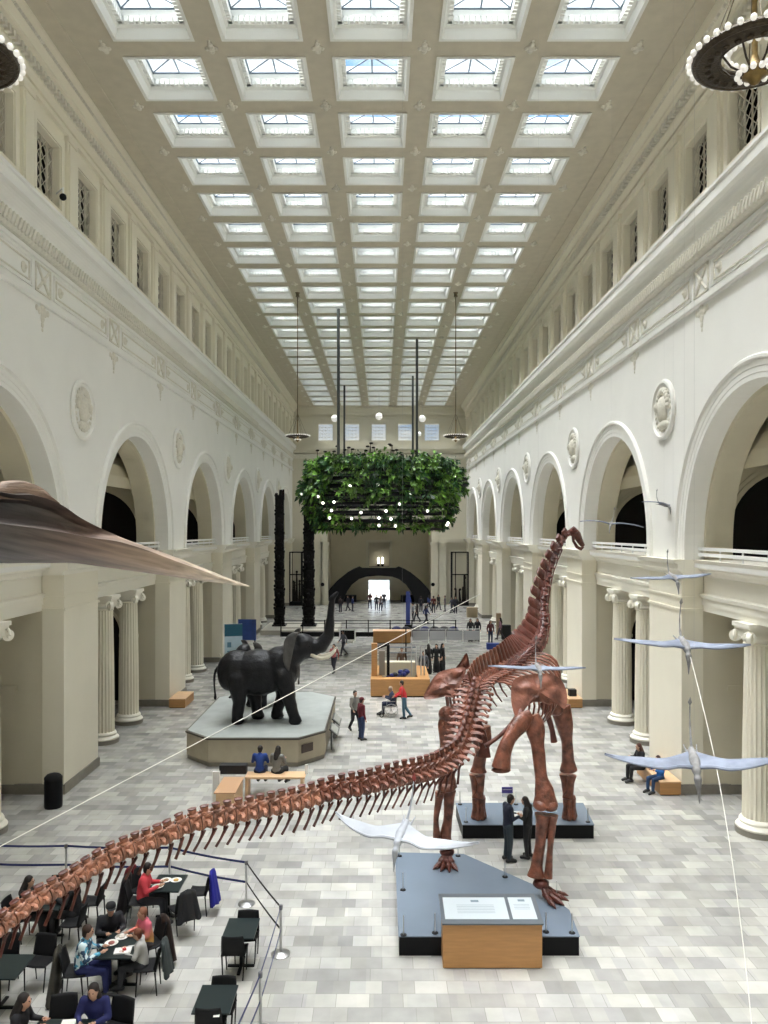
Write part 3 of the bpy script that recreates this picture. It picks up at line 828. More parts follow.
neck_px = [(474,694,18.0),(480,684,18.8),(492,677,19.7),(508,668,20.6),(524,658,21.6),(536,648,22.5),(541,636,23.2),(543,621,23.7),(542,605,24.1),(544.5,590,24.5),(548,574,24.9),(553,560,25.2),(559,547,25.5),(564,538,25.8),(569,533,26.0)]
neck = catmull([P(*q) for q in neck_px])
nv, NL = resample(neck, lambda s: .26 if s < 4.6 else .40)
body_fr = []
for (p, T, s) in nv:
    if s < 4.7:         # sacral + dorsal
        u = s/4.7; up = Vector((-.28, -.25, 1)).normalized().lerp(Vector((-.75,-.35,.35)).normalized(), max(0,(u-.45)/.55)**1.3)
        vertebra(p, T, up, .25, .17+.02*sin(pi*u), .42+.16*u, .24, lean=.10, kind='dorsal', m='bone' if u < .5 else 'boned')
        body_fr.append((p, T, up, u))
    else:
        u = (s-4.7)/(NL-4.7); up = Vector((-.75, -.35, .25)).lerp(Vector((-.6,-.4,.9)), u)
        vertebra(p, T, up, .40*(1-.25*u), .20*(1-.55*u), (.56*(1-u)**.8+.10), .16*(1-.6*u), lean=.05, kind='neck', m='boned')
        if u < .85:
            T2, U2, S2 = frame(T, up); rb = MB()
            for sd in (-1, 1):
                k = p + S2*sd*.16*(1-.5*u) - U2*.14*(1-.5*u)
                rb.tube([k + T2*.1, k - T2*.30 - U2*.05], [.032, .014], 6)
                rb.build('cervical_rib', M['boned'], titan, True); rb = MB()

# ribs
for (p, T, up, u) in body_fr:
    if u < .26: continue
    T2, U2, S2 = frame(T, (0,0,1))
    v = (u-.26)/.74; w = 1.12*sin(pi*(.28+.50*v)); d = 1.55*sin(pi*(.25+.45*v))
    for sd in (-1, 1):
        pts = []
        for k in range(9):
            a = k/8*pi*.80
            pts.append(p + S2*sd*(.12 + w*sin(a)**.8 if a > 0 else .12) - U2*(d*(1-cos(a))*.55 - .12*sin(a)) - T2*(.10*k/8))
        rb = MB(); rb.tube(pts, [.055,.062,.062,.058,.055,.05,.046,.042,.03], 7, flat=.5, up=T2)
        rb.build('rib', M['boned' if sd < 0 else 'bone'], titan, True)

def bone(name, pts, rad, m='bone', n=12, flat=1.0, knobs=(), up=None, parent=titan, per=5):
    b = MB(); c = catmull(pts, per); rr = []
    for i in range(len(rad)-1):
        for k in range(per):
            t = k/per; t = t*t*(3-2*t); rr.append(rad[i]*(1-t)+rad[i+1]*t)
    rr.append(rad[-1])
    b.tube(c, rr, n, flat=flat, up=up)
    for (q, r, *sc) in knobs: b.ball(q, r, 10, 8, sc[0] if sc else (1,1,1))
    return b.build(name, M[m], parent, True)
# flaring hip plates
M['bonep'] = mat('cast bone pink', (0.215, 0.085, 0.058), 0.4, var=0.6, vscale=3.2, bump=1.0, bscale=7)
def plate(name, outline, yf, centre, bulge, th=.05, m='bone'):
    b = MB(); n = len(outline); fine = []
    for i in range(n):
        p0, p1, p2, p3 = [outline[(i+k) % n] for k in (-1, 0, 1, 2)]
        for k in range(3):
            t = k/3
            fine.append(tuple(0.5*((2*p1[j])+(p2[j]-p0[j])*t+(2*p0[j]-5*p1[j]+4*p2[j]-p3[j])*t*t+(3*p1[j]-p0[j]-3*p2[j]+p3[j])*t**3) for j in (0,1)))
    n = len(fine); cx, cy = centre; rings = 7; vs = []
    for side in (0, 1):
        for r in range(rings+1):
            f = r/rings
            for (x, y) in fine:
                px, py = cx + (x-cx)*f, cy + (y-cy)*f
                nz = noise.noise(Vector((px*.12, py*.12, 3)))*.14 + noise.noise(Vector((px*.4, py*.4, 7)))*.05
                Y = yf(px, py) - bulge*(1-f*f) + nz*(1-f**4) + (th if side else -th*.2)*(1 if f < 1 else .6)
                if f == 1: Y -= .05
                vs.append(P(px, py, Y))
    fs = []; K = (rings+1)*n
    for sd in (0, 1):
        for r in range(rings):
            for k in range(n):
                a = sd*K + r*n + k; a2 = sd*K + r*n + (k+1) % n
                fs.append((a, a2, a2+n, a+n))
    for k in range(n):
        a = rings*n + k; a2 = rings*n + (k+1) % n
        fs.append((a, a2, a2+K, a+K))
    b.add(vs, fs)
    return b.build(name, M[m], titan, True)
plate('ilium', [(511,692),(513,681),(522,676),(536,674),(551,674),(562,681),(567,694),(565,709),(556,703),(549,705),(541,702),(532,703),(524,710),(517,719),(512,706)],
      lambda x, y: 17.55 + .012*(x-512) + .012*(700-y), (538,691), .10, m='bonep')
plate('ilium', [(466,668),(452,668.5),(438,673),(429,685),(423.5,698),(433,699),(445,696.5),(455,697),(461,684)],
      lambda x, y: 18.55 + .010*(466-x) + .01*(690-y), (446,684), .10, m='bonep')
plate('scapula', [(456,669),(461,661),(466.5,653),(469,662),(469,669)], lambda x, y: 20.4, (463,664), .05)

# rim of the right hip plate and hip socket
bone('pubis', [P(530,716,17.45), P(520,724,17.3), P(510,738,17.1), P(504,752,17.0), P(501,768,16.95)], [.17,.22,.17,.19,.24], flat=.7, knobs=[(P(501,770,16.95), .22, (1,.6,.3))])
bone('pubis', [P(470,716,18.2), P(477,726,18.1), P(483,742,18.0), P(484,757,17.95)], [.15,.16,.13,.17], m='boned', flat=.7)
bone('ischium', [P(522,712,17.5), P(510,726,17.3), P(497,738,17.2), P(485,746,17.15)], [.10,.055,.045,.05], m='boned')
bone('ischium', [P(462,708,18.3), P(456,716,18.0), P(452,726,17.9)], [.09,.055,.05], m='boned')
bone('coracoid', [P(545,704,20.6), P(548,716,20.4), P(552,730,20.4), P(554,742,20.4)], [.16,.08,.07,.09], m='boned')
# right hind leg
bone('femur', [P(531,716,17.5), P(535,728,17.45), P(538,748,17.35), P(541,775,17.25), P(544.5,792,17.15), P(545.5,806,17.1)], [.20,.23,.15,.14,.22,.29],
     flat=.72, up=(1,0,0), knobs=[(P(526,718,17.5), .16), (P(540.5,805,17.05), .17, (1,1,.75)), (P(550.5,805.5,17.05), .17, (1,1,.75))])
bone('tibia', [P(543,814,17.05), P(542,824,17.05), P(540,845,17.1), P(537,864,17.1), P(536,876,17.1)], [.19,.14,.115,.13,.20], flat=.8, up=(1,0,0))
bone('fibula', [P(552.5,815,17.05), P(552,826,17.05), P(550,850,17.05), P(548,878,17.0)], [.13,.09,.065,.10])
def foot(c, heading, toes, m='boned', r=.085, ln=.34, hgt=.30, name='foot'):
    b = MB(); c = Vector(c); 
    b.ball(c + Vector((0,0,hgt)), .17, 10, 8, (1.1,1,.7))
    for k in range(toes):
        a = heading + (k - (toes-1)/2)*.42
        d = Vector((cos(a), sin(a), 0))
        k0 = c + Vector((0,0,hgt)) + d*.05; k1 = c + d*.20 + Vector((0,0,.14)); k2 = c + d*ln + Vector((0,0,.07))
        b.tube([k0, k0.lerp(k1,.5), k1], [r, r*.7, r*.95], 8); b.ball(k1, r, 8, 6)
        b.tube([k1, k1.lerp(k2,.5), k2], [r*.85, r*.6, r*.8], 8); b.ball(k2, r*.8, 8, 6)
        b.tube([k2, k2 + d*.10 - Vector((0,0,.01)), k2 + d*.19 - Vector((0,0,.045))], [r*.75, r*.5, r*.12], 7)
    return b.build(name, M[m], titan, True)
PT = .40
f1 = PF(541, 897, PT); foot(f1, radians(-35), 4, ln=.42)
# left hind leg
bone('femur', [P(449,712,18.8), P(447,725,18.8), P(446,745,18.8), P(446,765,18.8), P(447,782,18.8), P(447.5,788,18.8)], [.18,.22,.15,.14,.22,.24],
     flat=.72, up=(1,0,0), knobs=[(P(456,714,18.7), .17), (P(446.5,714,18.8), .20), (P(447,787,18.75), .22, (1,1,.6))])
bone('tibia', [P(449,790,18.75), P(449,800,18.75), P(448,818,18.75), P(445.5,835,18.75), P(445,846,18.75)], [.18,.13,.11,.14,.21], flat=.8, up=(1,0,0))
bone('fibula', [P(440,792,18.7), P(438,805,18.7), P(436,820,18.7), P(437,838,18.7)], [.12,.085,.065,.10])
f2 = PF(447, 864, PT); foot(f2, radians(-100), 4, ln=.32)
# front legs
def manus(c, m='bone'):
    b = MB(); c = Vector(c)
    for k in range(5):
        a = 2*pi*k/7 + pi + .45; d = Vector((cos(a), sin(a), 0))
        b.tube([c + d*.13 + Vector((0,0,.02)), c + d*.15 + Vector((0,0,.12)), c + d*.13 + Vector((0,0,.33)), c + d*.12 + Vector((0,0,.58))], [.085,.075,.06,.085], 8)
        b.ball(c + d*.15 + Vector((0,0,.06)), .09, 8, 6)
    b.ball(c + Vector((0,0,.62)), .19, 10, 8, (1,1,.35))
    return b.build('foot', M[m], titan, True)
m1 = PF(478.5, 818, PT); manus(m1)
bone('radius', [P(480,775,21.6), P(481,783,21.6), P(480,792,21.6), P(479,797,21.6)], [.15,.10,.10,.14])
bone('ulna', [P(474,774,21.7), P(474.5,784,21.7), P(475,793,21.7), P(475.5,797,21.7)], [.14,.10,.08,.11])
bone('humerus', [P(482,726,21.3), P(482,740,21.3), P(481,754,21.4), P(479,765,21.5), P(478.5,772,21.5)], [.24,.27,.17,.18,.24], flat=.7, up=(1,0,0))
m2 = PF(569, 818, PT); manus(m2)
bone('radius', [P(571,775,21.6), P(570.5,783,21.6), P(570,792,21.6), P(569,797,21.6)], [.16,.11,.10,.14])
bone('ulna', [P(564.5,774,21.7), P(565,784,21.7), P(565.5,793,21.7), P(566,797,21.7)], [.15,.10,.08,.11])
bone('humerus', [P(560,707,21.2), P(564,722,21.2), P(567,742,21.3), P(568,758,21.4), P(568.5,770,21.5)], [.30,.25,.155,.17,.25], flat=.7, up=(1,0,0), knobs=[(P(556,708,21.1),.22)])
# skull and jaw
sk = MB()
sk.tube([P(569,533,26.0), P(573,531,26.1), P(577,535,26.2), P(580,541,26.25), P(583,546,26.3)], [.10,.17,.16,.12,.085], 10, flat=.72)
for q in (P(574,529,26.0), P(576,531,26.0)): sk.ball(q, .07, 8, 6)
sk.build('skull', M['boned'], titan, True)
jw = MB(); jw.tube([P(573,535,26.1), P(573.5,541,26.1), P(577,547,26.15), P(581,549,26.2), P(583,547,26.25)], [.06,.05,.055,.06,.045], 8); jw.build('jaw', M['boned'], titan, True)
# steel support rods
sr = MB(); p0 = P(548,572,25.3); sr.tube([p0, P(541,650,22.6)], .022, 6); sr.build('support_rod', M['black'], titan)

# ---------------------------------------------------------------- platforms
def platform(name, label, pts, h):
    t = thing(name, label, 'platform', (0,0,0))
    b = MB(); b.prism(pts, h-.02, h); b.build('top', M['plat'], t)
    cx = sum(p[0] for p in pts)/len(pts); cy = sum(p[1] for p in pts)/len(pts)
    b = MB(); b.prism([(cx+(x-cx)*.992, cy+(y-cy)*.992) for x, y in pts], 0.0, h-.02); b.build('base', M['black'], t)
    return t
platform('display_platform', 'grey angled platform with black sides under the hind feet of the skeleton', [(.33,15.43),(3.97,15.43),(4.02,16.5),(3.55,17.6),(2.06,19.35),(.33,19.45)], PT)
platform('display_platform', 'low grey rectangular platform with black sides under the front feet of the skeleton', [(2.22,21.3),(5.88,21.3),(6.02,23.0),(2.2,23.0)], .39)
pm = MB(); pm.tube([(0,0,0),(0,0,.40)], .011, 6); pst = pm.mesh('pole', M['steel'])
pm = MB(); pm.lathe([(.065,0),(.065,.012),(.02,.02)], n=16); psb = pm.mesh('base', M['blackm'], True)
pp = [(399.5,856,'back left corner of the front platform'),(403.5,935,'front left corner of the front platform'),(403,890,'left edge of the front platform'),(435,933,'front platform edge left of the wooden desk'),
      (505,877,'slanted back edge of the front platform'),(556.6,899,'beside the nearest skeleton foot'),(572,933,'front right corner of the front platform'),(546,932,'front platform edge right of the wooden desk'),(458,856,'back edge of the front platform near the left foot')]
for (x, y, w) in pp:
    q = PF(x, y, PT); t = thing('barrier_post', f'thin steel post at the {w}', 'post', q, group='thin posts on the skeleton platforms'); link('pole', pst, t); link('base', psb, t)
for (x, y, w) in [(460,804.5,'back left corner'),(466,822,'front left corner'),(516,804.5,'back edge'),(588,822,'front right corner')]:
    q = PF(x, y, .39); t = thing('barrier_post', f'thin short steel post at the {w} of the far skeleton platform', 'post', q, group='thin posts on the skeleton platforms'); link('pole', pst, t); link('base', psb, t)
# information desk in front
t = thing('information_desk', 'wooden box desk with slanted grey panel in front of the skeleton platform', 'desk', (0,0,0))
b = MB(); b.box(1.19, 3.12, 14.98, 15.40, 0.02, .86); b.build('body', M['wood'], t)
b = MB(); b.box(1.22, 3.09, 15.0, 15.38, 0.0, .02); b.build('plinth', M['black'], t)
ang = math.atan2(.12, .95)
def slant(x0, x1, y0, y1, off):   # on the sloped top
    z = lambda y: .875 + (y-14.93)*.13 + off
    return [(x0,y0,z(y0)),(x1,y0,z(y0)),(x1,y1,z(y1)),(x0,y1,z(y1))]
b = MB(); q0 = slant(1.17,3.14,14.93,15.90,0); q1 = slant(1.17,3.14,14.93,15.90,.03); b.add(q0+q1, [(0,3,2,1),(4,5,6,7),(0,1,5,4),(1,2,6,5),(2,3,7,6),(3,0,4,7)])
pnl = b.build('panel', mat('desk panel', (.10,.115,.13), .35), t)
scr = mat('screen', (.50,.55,.58), .3)
for (x0, x1) in ((1.24, 2.50), (2.57, 3.05)):
    b = MB(); b.add(slant(x0,x1,15.06,15.76,.034) + slant(x0,x1,15.06,15.76,.038), [(0,3,2,1),(4,5,6,7),(0,1,5,4),(1,2,6,5),(2,3,7,6),(3,0,4,7)]); sc_ = b.build('screen', scr, pnl, label='pale screen')
b = MB(); ink = mat('screen ink', (.12,.2,.3), .5)
b.add(slant(1.80,1.96,15.60,15.67,.040), [(0,1,2,3)]); b.add(slant(2.76,2.90,15.62,15.69,.040), [(0,1,2,3)])
for k in range(6): b.add(slant(1.50,2.25,15.50-.05*k,15.51-.05*k,.040), [(0,1,2,3)])
for k in range(4): b.add(slant(2.65,2.97,15.52-.05*k,15.53-.05*k,.040), [(0,1,2,3)])
b.build('screen_text', mat('ink', (.16,.22,.26), .5), pnl)
# small purple and white sign behind the platform
q = PF(506.5, 803, .39)
t = thing('sign', 'small purple and white sign on a stand at the far skeleton platform', 'sign', (q.x, q.y-.12, .39))
b = MB(); b.box(-.16,.16,-.02,.0,.24,.52); b.build('panel', mat('purple sign', (.10,.08,.32), .5), t)
b = MB(); b.box(-.16,.16,-.025,-.02,.24,.34); b.box(-.13,.13,-.025,-.02,.44,.455); b.build('strip', M['white'], t)
b = MB(); b.tube([(0,0,0),(0,0,.26)], .02, 6); b.build('stand', M['steel'], t)
# ================================================================ giant pterosaur head on the left
def beak():
    # stations: px, top y, ridge y, bottom y, Y distance, half width
    st = [(-90,478,520,552,3.30,.16),(-45,483,522,558,3.48,.18),(0,492,527,563,3.66,.18),(23,493,530,563,3.75,.175),(50,502,534,563,3.86,.16),(73,517,538,563,3.95,.14),(100,530,541,566.5,4.08,.115),
          (125,540,547,570,4.22,.095),(150,548.5,555,573.5,4.38,.078),(175,557.5,563.5,577,4.58,.062),(200,567,571.5,580.5,4.82,.045),(225,577,580,584,5.1,.026),(240,582.5,584,585.8,5.32,.013),(249,585.5,586,586.8,5.45,.004)]
    b = MB(); rings = []
    c0 = P(0, 528, 3.66); c1 = P(249, 586, 5.45); ax = (c1-c0); ax.z = 0; ax.normalize(); side = Vector((ax.y, -ax.x, 0))   # towards the viewer's right/near
    if side.y > 0: side = -side
    for (px, ty, ry, by, Y, w) in st:
        a = P(px, ty, Y); r = P(px, ry, Y); d = P(px, by, Y); conc = max(0, min(1, (112-px)/30.0))
        hz = a.z - r.z; lz = r.z - d.z
        prof = [(0.10, 1.0, 'a'), (.34+.10*conc, .93, 'a'), (.55-.50*conc, .70, 'a'), (.72-.62*conc, .40, 'a'), (.90-.50*conc, .12, 'a'), (1.0, 0.0, 'a'), (.97,-.25,'d'), (.86,-.6,'d'), (.66,-.85,'d'), (.35,-.97,'d'), (0,-1.0,'d')]
        ring = []
        for (ww, zz, k) in prof:
            z = r.z + (zz*hz if k == 'a' else zz*lz)
            ring.append(Vector((r.x, r.y, z)) + side*(w*ww))
        for (ww, zz, k) in prof[1:-1][::-1]:
            z = r.z + (zz*hz if k == 'a' else zz*lz)
            ring.append(Vector((r.x, r.y, z)) - side*(w*ww))
        ring.append(Vector((r.x, r.y, a.z)) - side*(w*.10))
        rings.append(ring)
    # refine along the length
    fine = []
    for i in range(len(rings)-1):
        n0, n1, n2, n3 = rings[max(i-1,0)], rings[i], rings[i+1], rings[min(i+2,len(rings)-1)]
        for k in range(4):
            t = k/4
            fine.append([0.5*((2*p1)+(p2-p0)*t+(2*p0-5*p1+4*p2-p3)*t*t+(3*p1-p0-3*p2+p3)*t**3) for p0, p1, p2, p3 in zip(n0, n1, n2, n3)])
    fine.append(rings[-1]); n = len(fine[0])
    vs = [v for r_ in fine for v in r_]
    fs = [(i*n+k, i*n+(k+1) % n, (i+1)*n+(k+1) % n, (i+1)*n+k) for i in range(len(fine)-1) for k in range(n)]
    fs += [tuple(range(n)), tuple((len(fine)-1)*n+k for k in range(n))]
    b.add(vs, fs)
    m = bpy.data.materials.new('beak horn'); m.use_nodes = True; nt = m.node_tree; bs = nt.nodes['Principled BSDF']; bs.inputs['Roughness'].default_value = .38
    tc = nt.nodes.new('ShaderNodeTexCoord'); sp = nt.nodes.new('ShaderNodeSeparateXYZ'); nt.links.new(tc.outputs['Object'], sp.inputs[0])
    mr = nt.nodes.new('ShaderNodeMapRange'); mr.inputs[1].default_value = c0.x-.1; mr.inputs[2].default_value = c1.x; nt.links.new(sp.outputs[0], mr.inputs[0])
    cr = nt.nodes.new('ShaderNodeValToRGB'); el = cr.color_ramp.elements
    el[0].position = 0; el[0].color = (.032,.031,.038,1); el[1].position = 1; el[1].color = (.66,.57,.46,1)
    for pos, c in ((.22,(.075,.062,.058,1)), (.42,(.145,.10,.082,1)), (.7,(.34,.25,.19,1))):
        q = el.new(pos); q.color = c
    nt.links.new(mr.outputs[0], cr.inputs[0])
    mp = nt.nodes.new('ShaderNodeMapping'); mp.inputs['Rotation'].default_value = (0,0,-math.atan2(ax.y, ax.x)); mp.inputs['Scale'].default_value = (1.3, 14, 22)
    nt.links.new(tc.outputs['Object'], mp.inputs[0]); mp.inputs['Scale'].default_value = (1,1,1)
    mpb = nt.nodes.new('ShaderNodeMapping'); mpb.inputs['Rotation'].default_value = (0, -math.atan2(c0.z-c1.z, (Vector((c1.x,c1.y))-Vector((c0.x,c0.y))).length), 0); mpc = nt.nodes.new('ShaderNodeMapping'); mpc.inputs['Scale'].default_value = (1.2, 16, 26)
    nt.links.new(mp.outputs[0], mpb.inputs[0]); nt.links.new(mpb.outputs[0], mpc.inputs[0]); mp = mpc; nz = nt.nodes.new('ShaderNodeTexNoise'); nz.inputs['Scale'].default_value = 1.6; nz.inputs['Detail'].default_value = 6
    nt.links.new(mp.outputs[0], nz.inputs['Vector']); m2 = nt.nodes.new('ShaderNodeMapRange'); m2.inputs[1].default_value=.3; m2.inputs[2].default_value=.7; m2.inputs[3].default_value=.55; m2.inputs[4].default_value=1.45
    nt.links.new(nz.outputs[0], m2.inputs[0]); vm = nt.nodes.new('ShaderNodeVectorMath'); vm.operation='SCALE'; nt.links.new(cr.outputs[0], vm.inputs[0]); nt.links.new(m2.outputs[0], vm.inputs['Scale'])
    nt.links.new(vm.outputs[0], bs.inputs['Base Color'])
    bp = nt.nodes.new('ShaderNodeBump'); bp.inputs['Strength'].default_value=.35; bp.inputs['Distance'].default_value=.01; nt.links.new(nz.outputs[0], bp.inputs['Height']); nt.links.new(bp.outputs[0], bs.inputs['Normal'])
    t = thing('pterosaur_model', 'giant long-beaked pterosaur head hanging at the left edge', 'pterosaur', (0,0,0))
    b.build('beak', m, t, True)
    # crest
    cb_ = MB(); cols = []
    for k in range(13):
        u = k/12; px = -12 + 64*u
        ridge = 480 + 6*(u*2-.9)**2*1.2 + (14*u**5); base = 496 + 8*u*u
        Y = 3.66 + (px)*.0045
        cols.append([P(px, base+3, Y) + side*.05, P(px, (base+ridge)/2, Y) + side*.055, P(px, ridge+2, Y) + side*.04, P(px, ridge, Y), P(px, ridge+2, Y) - side*.04, P(px, base+3, Y) - side*.05])
    cb_.add([v for c_ in cols for v in c_], [(i*6+k, i*6+(k+1)%6, (i+1)*6+(k+1)%6, (i+1)*6+k) for i in range(12) for k in range(6)] + [tuple(range(6)), tuple(72+k for k in range(6))])
    cb_.build('crest', mat('crest', (.20,.13,.09), .5, var=.4, vscale=10, stretch=(1,1,9), bump=.4), t, True)
    w_ = MB(); w_.tube([P(-20, 485, 3.6), P(-20, 485, 3.6) + Vector((0,0,18.4-P(-20,485,3.6).z+4.2))], .004, 5); w_.build('hanging_wire', M['steel'], t)
beak()

# ================================================================ small flying pterosaurs
def make_ptero():
    # local: nose to -Y, tail to +Y, wings along X, span 2
    body = blob('body', [((0,.22,0),.035,(0,-.05,.01),.075),((0,-.05,.01),.075,(0,-.20,.0),.055),((0,-.20,.0),.04,(0,-.29,-.05),.035),((0,-.29,-.05),.048,(0,-.34,-.12),.035),((0,-.34,-.12),.03,(0,-.42,-.30),.010),
        ((.05,.12,-.02),.02,(.08,.34,-.03),.010),((-.05,.12,-.02),.02,(-.08,.34,-.03),.010)], .012, [M['ptbody']], 3)
    tail = MB(); tail.tube(catmull([(0,.18,0),(.01,.34,.10),(.02,.46,.26),(.03,.52,.44)], 5), [.018]*5+[.013]*5+[.010]*5+[.008], 6)
    tm = tail.mesh('tail', M['ptbody'], True)
    vane = MB(); vane.prism([(.03,.42),(.055,.48),(.035,.56),(.005,.48)], .52, .528, axis='y'); 
    vm = vane.mesh('tail_vane', M['ptbody'])
    wings = []
    for s in (-1, 1):
        b = MB(); N = 22
        lead = catmull([(s*.04,-.16,.02),(s*.20,-.20,.06),(s*.38,-.27,.085),(s*.62,-.20,.07),(s*.85,-.06,.03),(s*1.05,.12,-.03)], 8)
        trail = catmull([(s*.03,.17,.0),(s*.20,.06,.02),(s*.38,-.03,.045),(s*.62,-.01,.045),(s*.85,.04,.02),(s*1.05,.13,-.03)], 8)
        th = .006
        vs = []; K = len(lead)
        for z in (th, -th):
            for a, c in zip(lead, trail):
                for f in (0, .35, .7, 1): 
                    q = Vector(a).lerp(Vector(c), f); q.z += z*(1-f*.5) + .02*sin(pi*f); vs.append(q)
        fs = []
        for o in (0, K*4):
            for i in range(K-1):
                for j in range(3): fs.append((o+i*4+j, o+i*4+j+1, o+(i+1)*4+j+1, o+(i+1)*4+j))
        for i in range(K-1):
            for j in (0, 3): fs.append((i*4+j, (i+1)*4+j, K*4+(i+1)*4+j, K*4+i*4+j))
        b.add(vs, fs); b.tube(lead, [.028-.020*i/len(lead) for i in range(len(lead))], 6)
        wings.append(b.mesh('wing', M['ptero'], True))
    return body, tm, vm, wings
pb_, pt_, pv_, pw_ = make_ptero()
#       px, py, Y, span, heading(z), pitch, roll, label, extra tail tilt
flock = [(664,505,26.0,1.78,.5,.20,.10,'small pale pterosaur high against the white pier at the right',),
         (611,524,23.0,1.75,-.35,.10,.10,'small pale pterosaur level with the head of the skeleton',),
         (673,577,18.0,1.85,.05,.35,-.05,'pale pterosaur with wings arched in front of the right gallery ledge',),
         (684,644,13.6,2.25,-.1,.34,.03,'grey-blue pterosaur with level wings in front of the white pier at the right',),
         (694,760,10.4,2.20,-.25,.40,-.06,'largest grey-blue pterosaur at the right edge near the fluted column',),
         (538,668,16.0,1.95,.0,.22,.02,'pale blue pterosaur over the hips of the skeleton',),
         (402,832,12.4,2.35,-.35,.42,.07,'white pterosaur with red-tipped tail above the front platform',)]
for k, (px, py, Y, span, hz, pit, rol, lab) in enumerate(flock):
    t = thing('flying_pterosaur', lab, 'pterosaur', P(px, py, Y), group='flock of small pterosaurs')
    t.rotation_euler = (pit, rol, hz); t.scale = (span/2,)*3
    for nm, me in (('body', pb_), ('tail', pt_), ('tail_vane', pv_), ('wing', pw_[0]), ('wing', pw_[1])):
        o = link(nm, me, t)
        if k == 6 and nm == 'tail_vane': o.scale = (1.3,1,1.3); o.location = (0,0,-.12); s_ = o.material_slots[0]; s_.link = 'OBJECT'; s_.material = mat('red tail vane', (.30,.05,.045), .6); o['label'] = 'red tail tip'
        if k == 6 and nm != 'tail_vane': s_ = o.material_slots[0]; s_.link = 'OBJECT'; s_.material = mat('pale skin', (.37,.39,.43), .6, var=.15)
    wv = MB(); c = P(px, py, Y)
    wl = wv
    o = MB(); o.tube([(c.x, c.y, c.z+.05), (c.x+.02, c.y+.02, CZ)], .0012, 4)
    wo = o.build('hanging_wire', M['steel'], t); wo.matrix_parent_inverse = (Matrix.Translation(t.location) @ t.rotation_euler.to_matrix().to_4x4() @ Matrix.Diagonal((span/2,)*3 + (1,))).inverted()

# cables
b = MB(); b.tube([P(-30,862,11.8), P(245,722.5,20.2), P(480,594,76)], [.012,.018,.035], 6)
A, B2 = P(-60,878,11.5), Vector((XR-.10, 75.5, 2.25))
b = MB(); b.tube([A, B2], [.010, .036], 6)
tag(b.build('long_cable', M['ropew']), 'thin white cable crossing the hall from the lower left to the far right wall', 'cable')
b = MB(); pts = catmull([P(686,640,13.6), P(700,695,12.6), P(716,765,11.6), P(732,860,10.6), P(745,960,9.8), P(755,1060,9.0)], 6)
b.tube(pts, .0065, 5); tag(b.build('slack_cable', M['ropew']), 'thin white cable hanging down beside the largest pterosaur at the right', 'cable')

# ================================================================ chandeliers
bulbm = mat('lamp globe', (.85,.83,.78), .3, emit=(1.0,.95,.86), estr=.12)
bronze = mat('dark bronze', (.045,.032,.018), .45, metal=.6, var=.4, vscale=20, bump=.4, bscale=30)
gold = mat('gilt', (.20,.13,.04), .4, metal=.6, var=.3, vscale=14)
def chandelier_meshes():
    r = MB()
    for (rr, zz, tr) in ((.70,.0,.05),(.62,-.01,.035),(.42,-.0,.03)):
        r.tube([(rr*cos(2*pi*k/40), rr*sin(2*pi*k/40), zz) for k in range(41)], tr, 8, cap=False)
    r.lathe([(.42,-.02),(.56,-.07),(.70,-.03),(.70,.05),(.56,.02),(.42,.04),(.42,-.02)], n=40, cap=False)
    for k in range(8):
        a = 2*pi*k/8; r.tube([(.42*cos(a),.42*sin(a),.0),(.30*cos(a),.30*sin(a),-.14),(.12*cos(a),.12*sin(a),-.22)], .014, 5)
    for k in range(24):
        a = 2*pi*k/24; r.ball((.55*cos(a),.55*sin(a),-.07), .045, 6, 5, (1,1,.5))
    ring = r.mesh('ring', bronze, True)
    h = MB(); h.lathe([(0,-.36),(.05,-.34),(.09,-.28),(.15,-.25),(.15,-.19),(.08,-.14),(.04,.0),(.03,.9),(.05,.95)], n=20)
    hub = h.mesh('hub', gold, True)
    s = MB(); s.lathe([(.018,-.05),(.026,0),(.018,.04)], n=8); sock = s.mesh('candle_socket', bronze, True)
    g = MB(); g.ball((0,0,0), .040, 12, 9); glob = g.mesh('bulb', bulbm, True)
    return ring, hub, sock, glob
crg, chb, csk, cgl = chandelier_meshes()
rodm = mat('chandelier rod', (.14,.11,.06), .5, metal=.3)
def chandelier(loc, label):
    t = thing('chandelier', label, 'chandelier', loc, group='ring chandeliers')
    t.scale = (.93,.93,1.0); link('ring', crg, t); link('hub', chb, t)
    z = loc[2]; rd = MB(); rd.tube([(0,0,.9),(0,0,CZ-z)], .03, 8)
    for k in range(6):
        a = 2*pi*k/6+.2; rd.tube([(.60*cos(a),.60*sin(a),.03),(.03*cos(a),.03*sin(a),1.3)], .009, 5)
    rd.lathe([(.13,CZ-z-.25),(.10,CZ-z-.1),(.16,CZ-z)], n=12)
    rd.build('suspension_rod', rodm, t)
    for (rr, n, out, dz) in ((.735, 34, .045, .02), (.35, 20, -.03, .03), (.17, 12, .03, -.22)):
        for k in range(n):
            a = 2*pi*k/n
            d = Vector((cos(a), sin(a), 0))
            o = link('bulb', cgl, t, d*(rr+out) + Vector((0,0,dz)))
            if rr > .7 or rr < .3:
                q = link('candle_socket', csk, o, -d*.055); q.rotation_euler = Euler((0, pi/2, a))
for (sg, Yc) in ((-1, 9.1), (1, 9.1), (-1, 46.0), (1, 46.0)):
    x = CX0 + sg*4.73
    chandelier((x, Yc, H+5.62), f'bronze ring chandelier with globe bulbs {"near" if Yc < 20 else "far down the hall"} on the {"left" if sg < 0 else "right"} side')

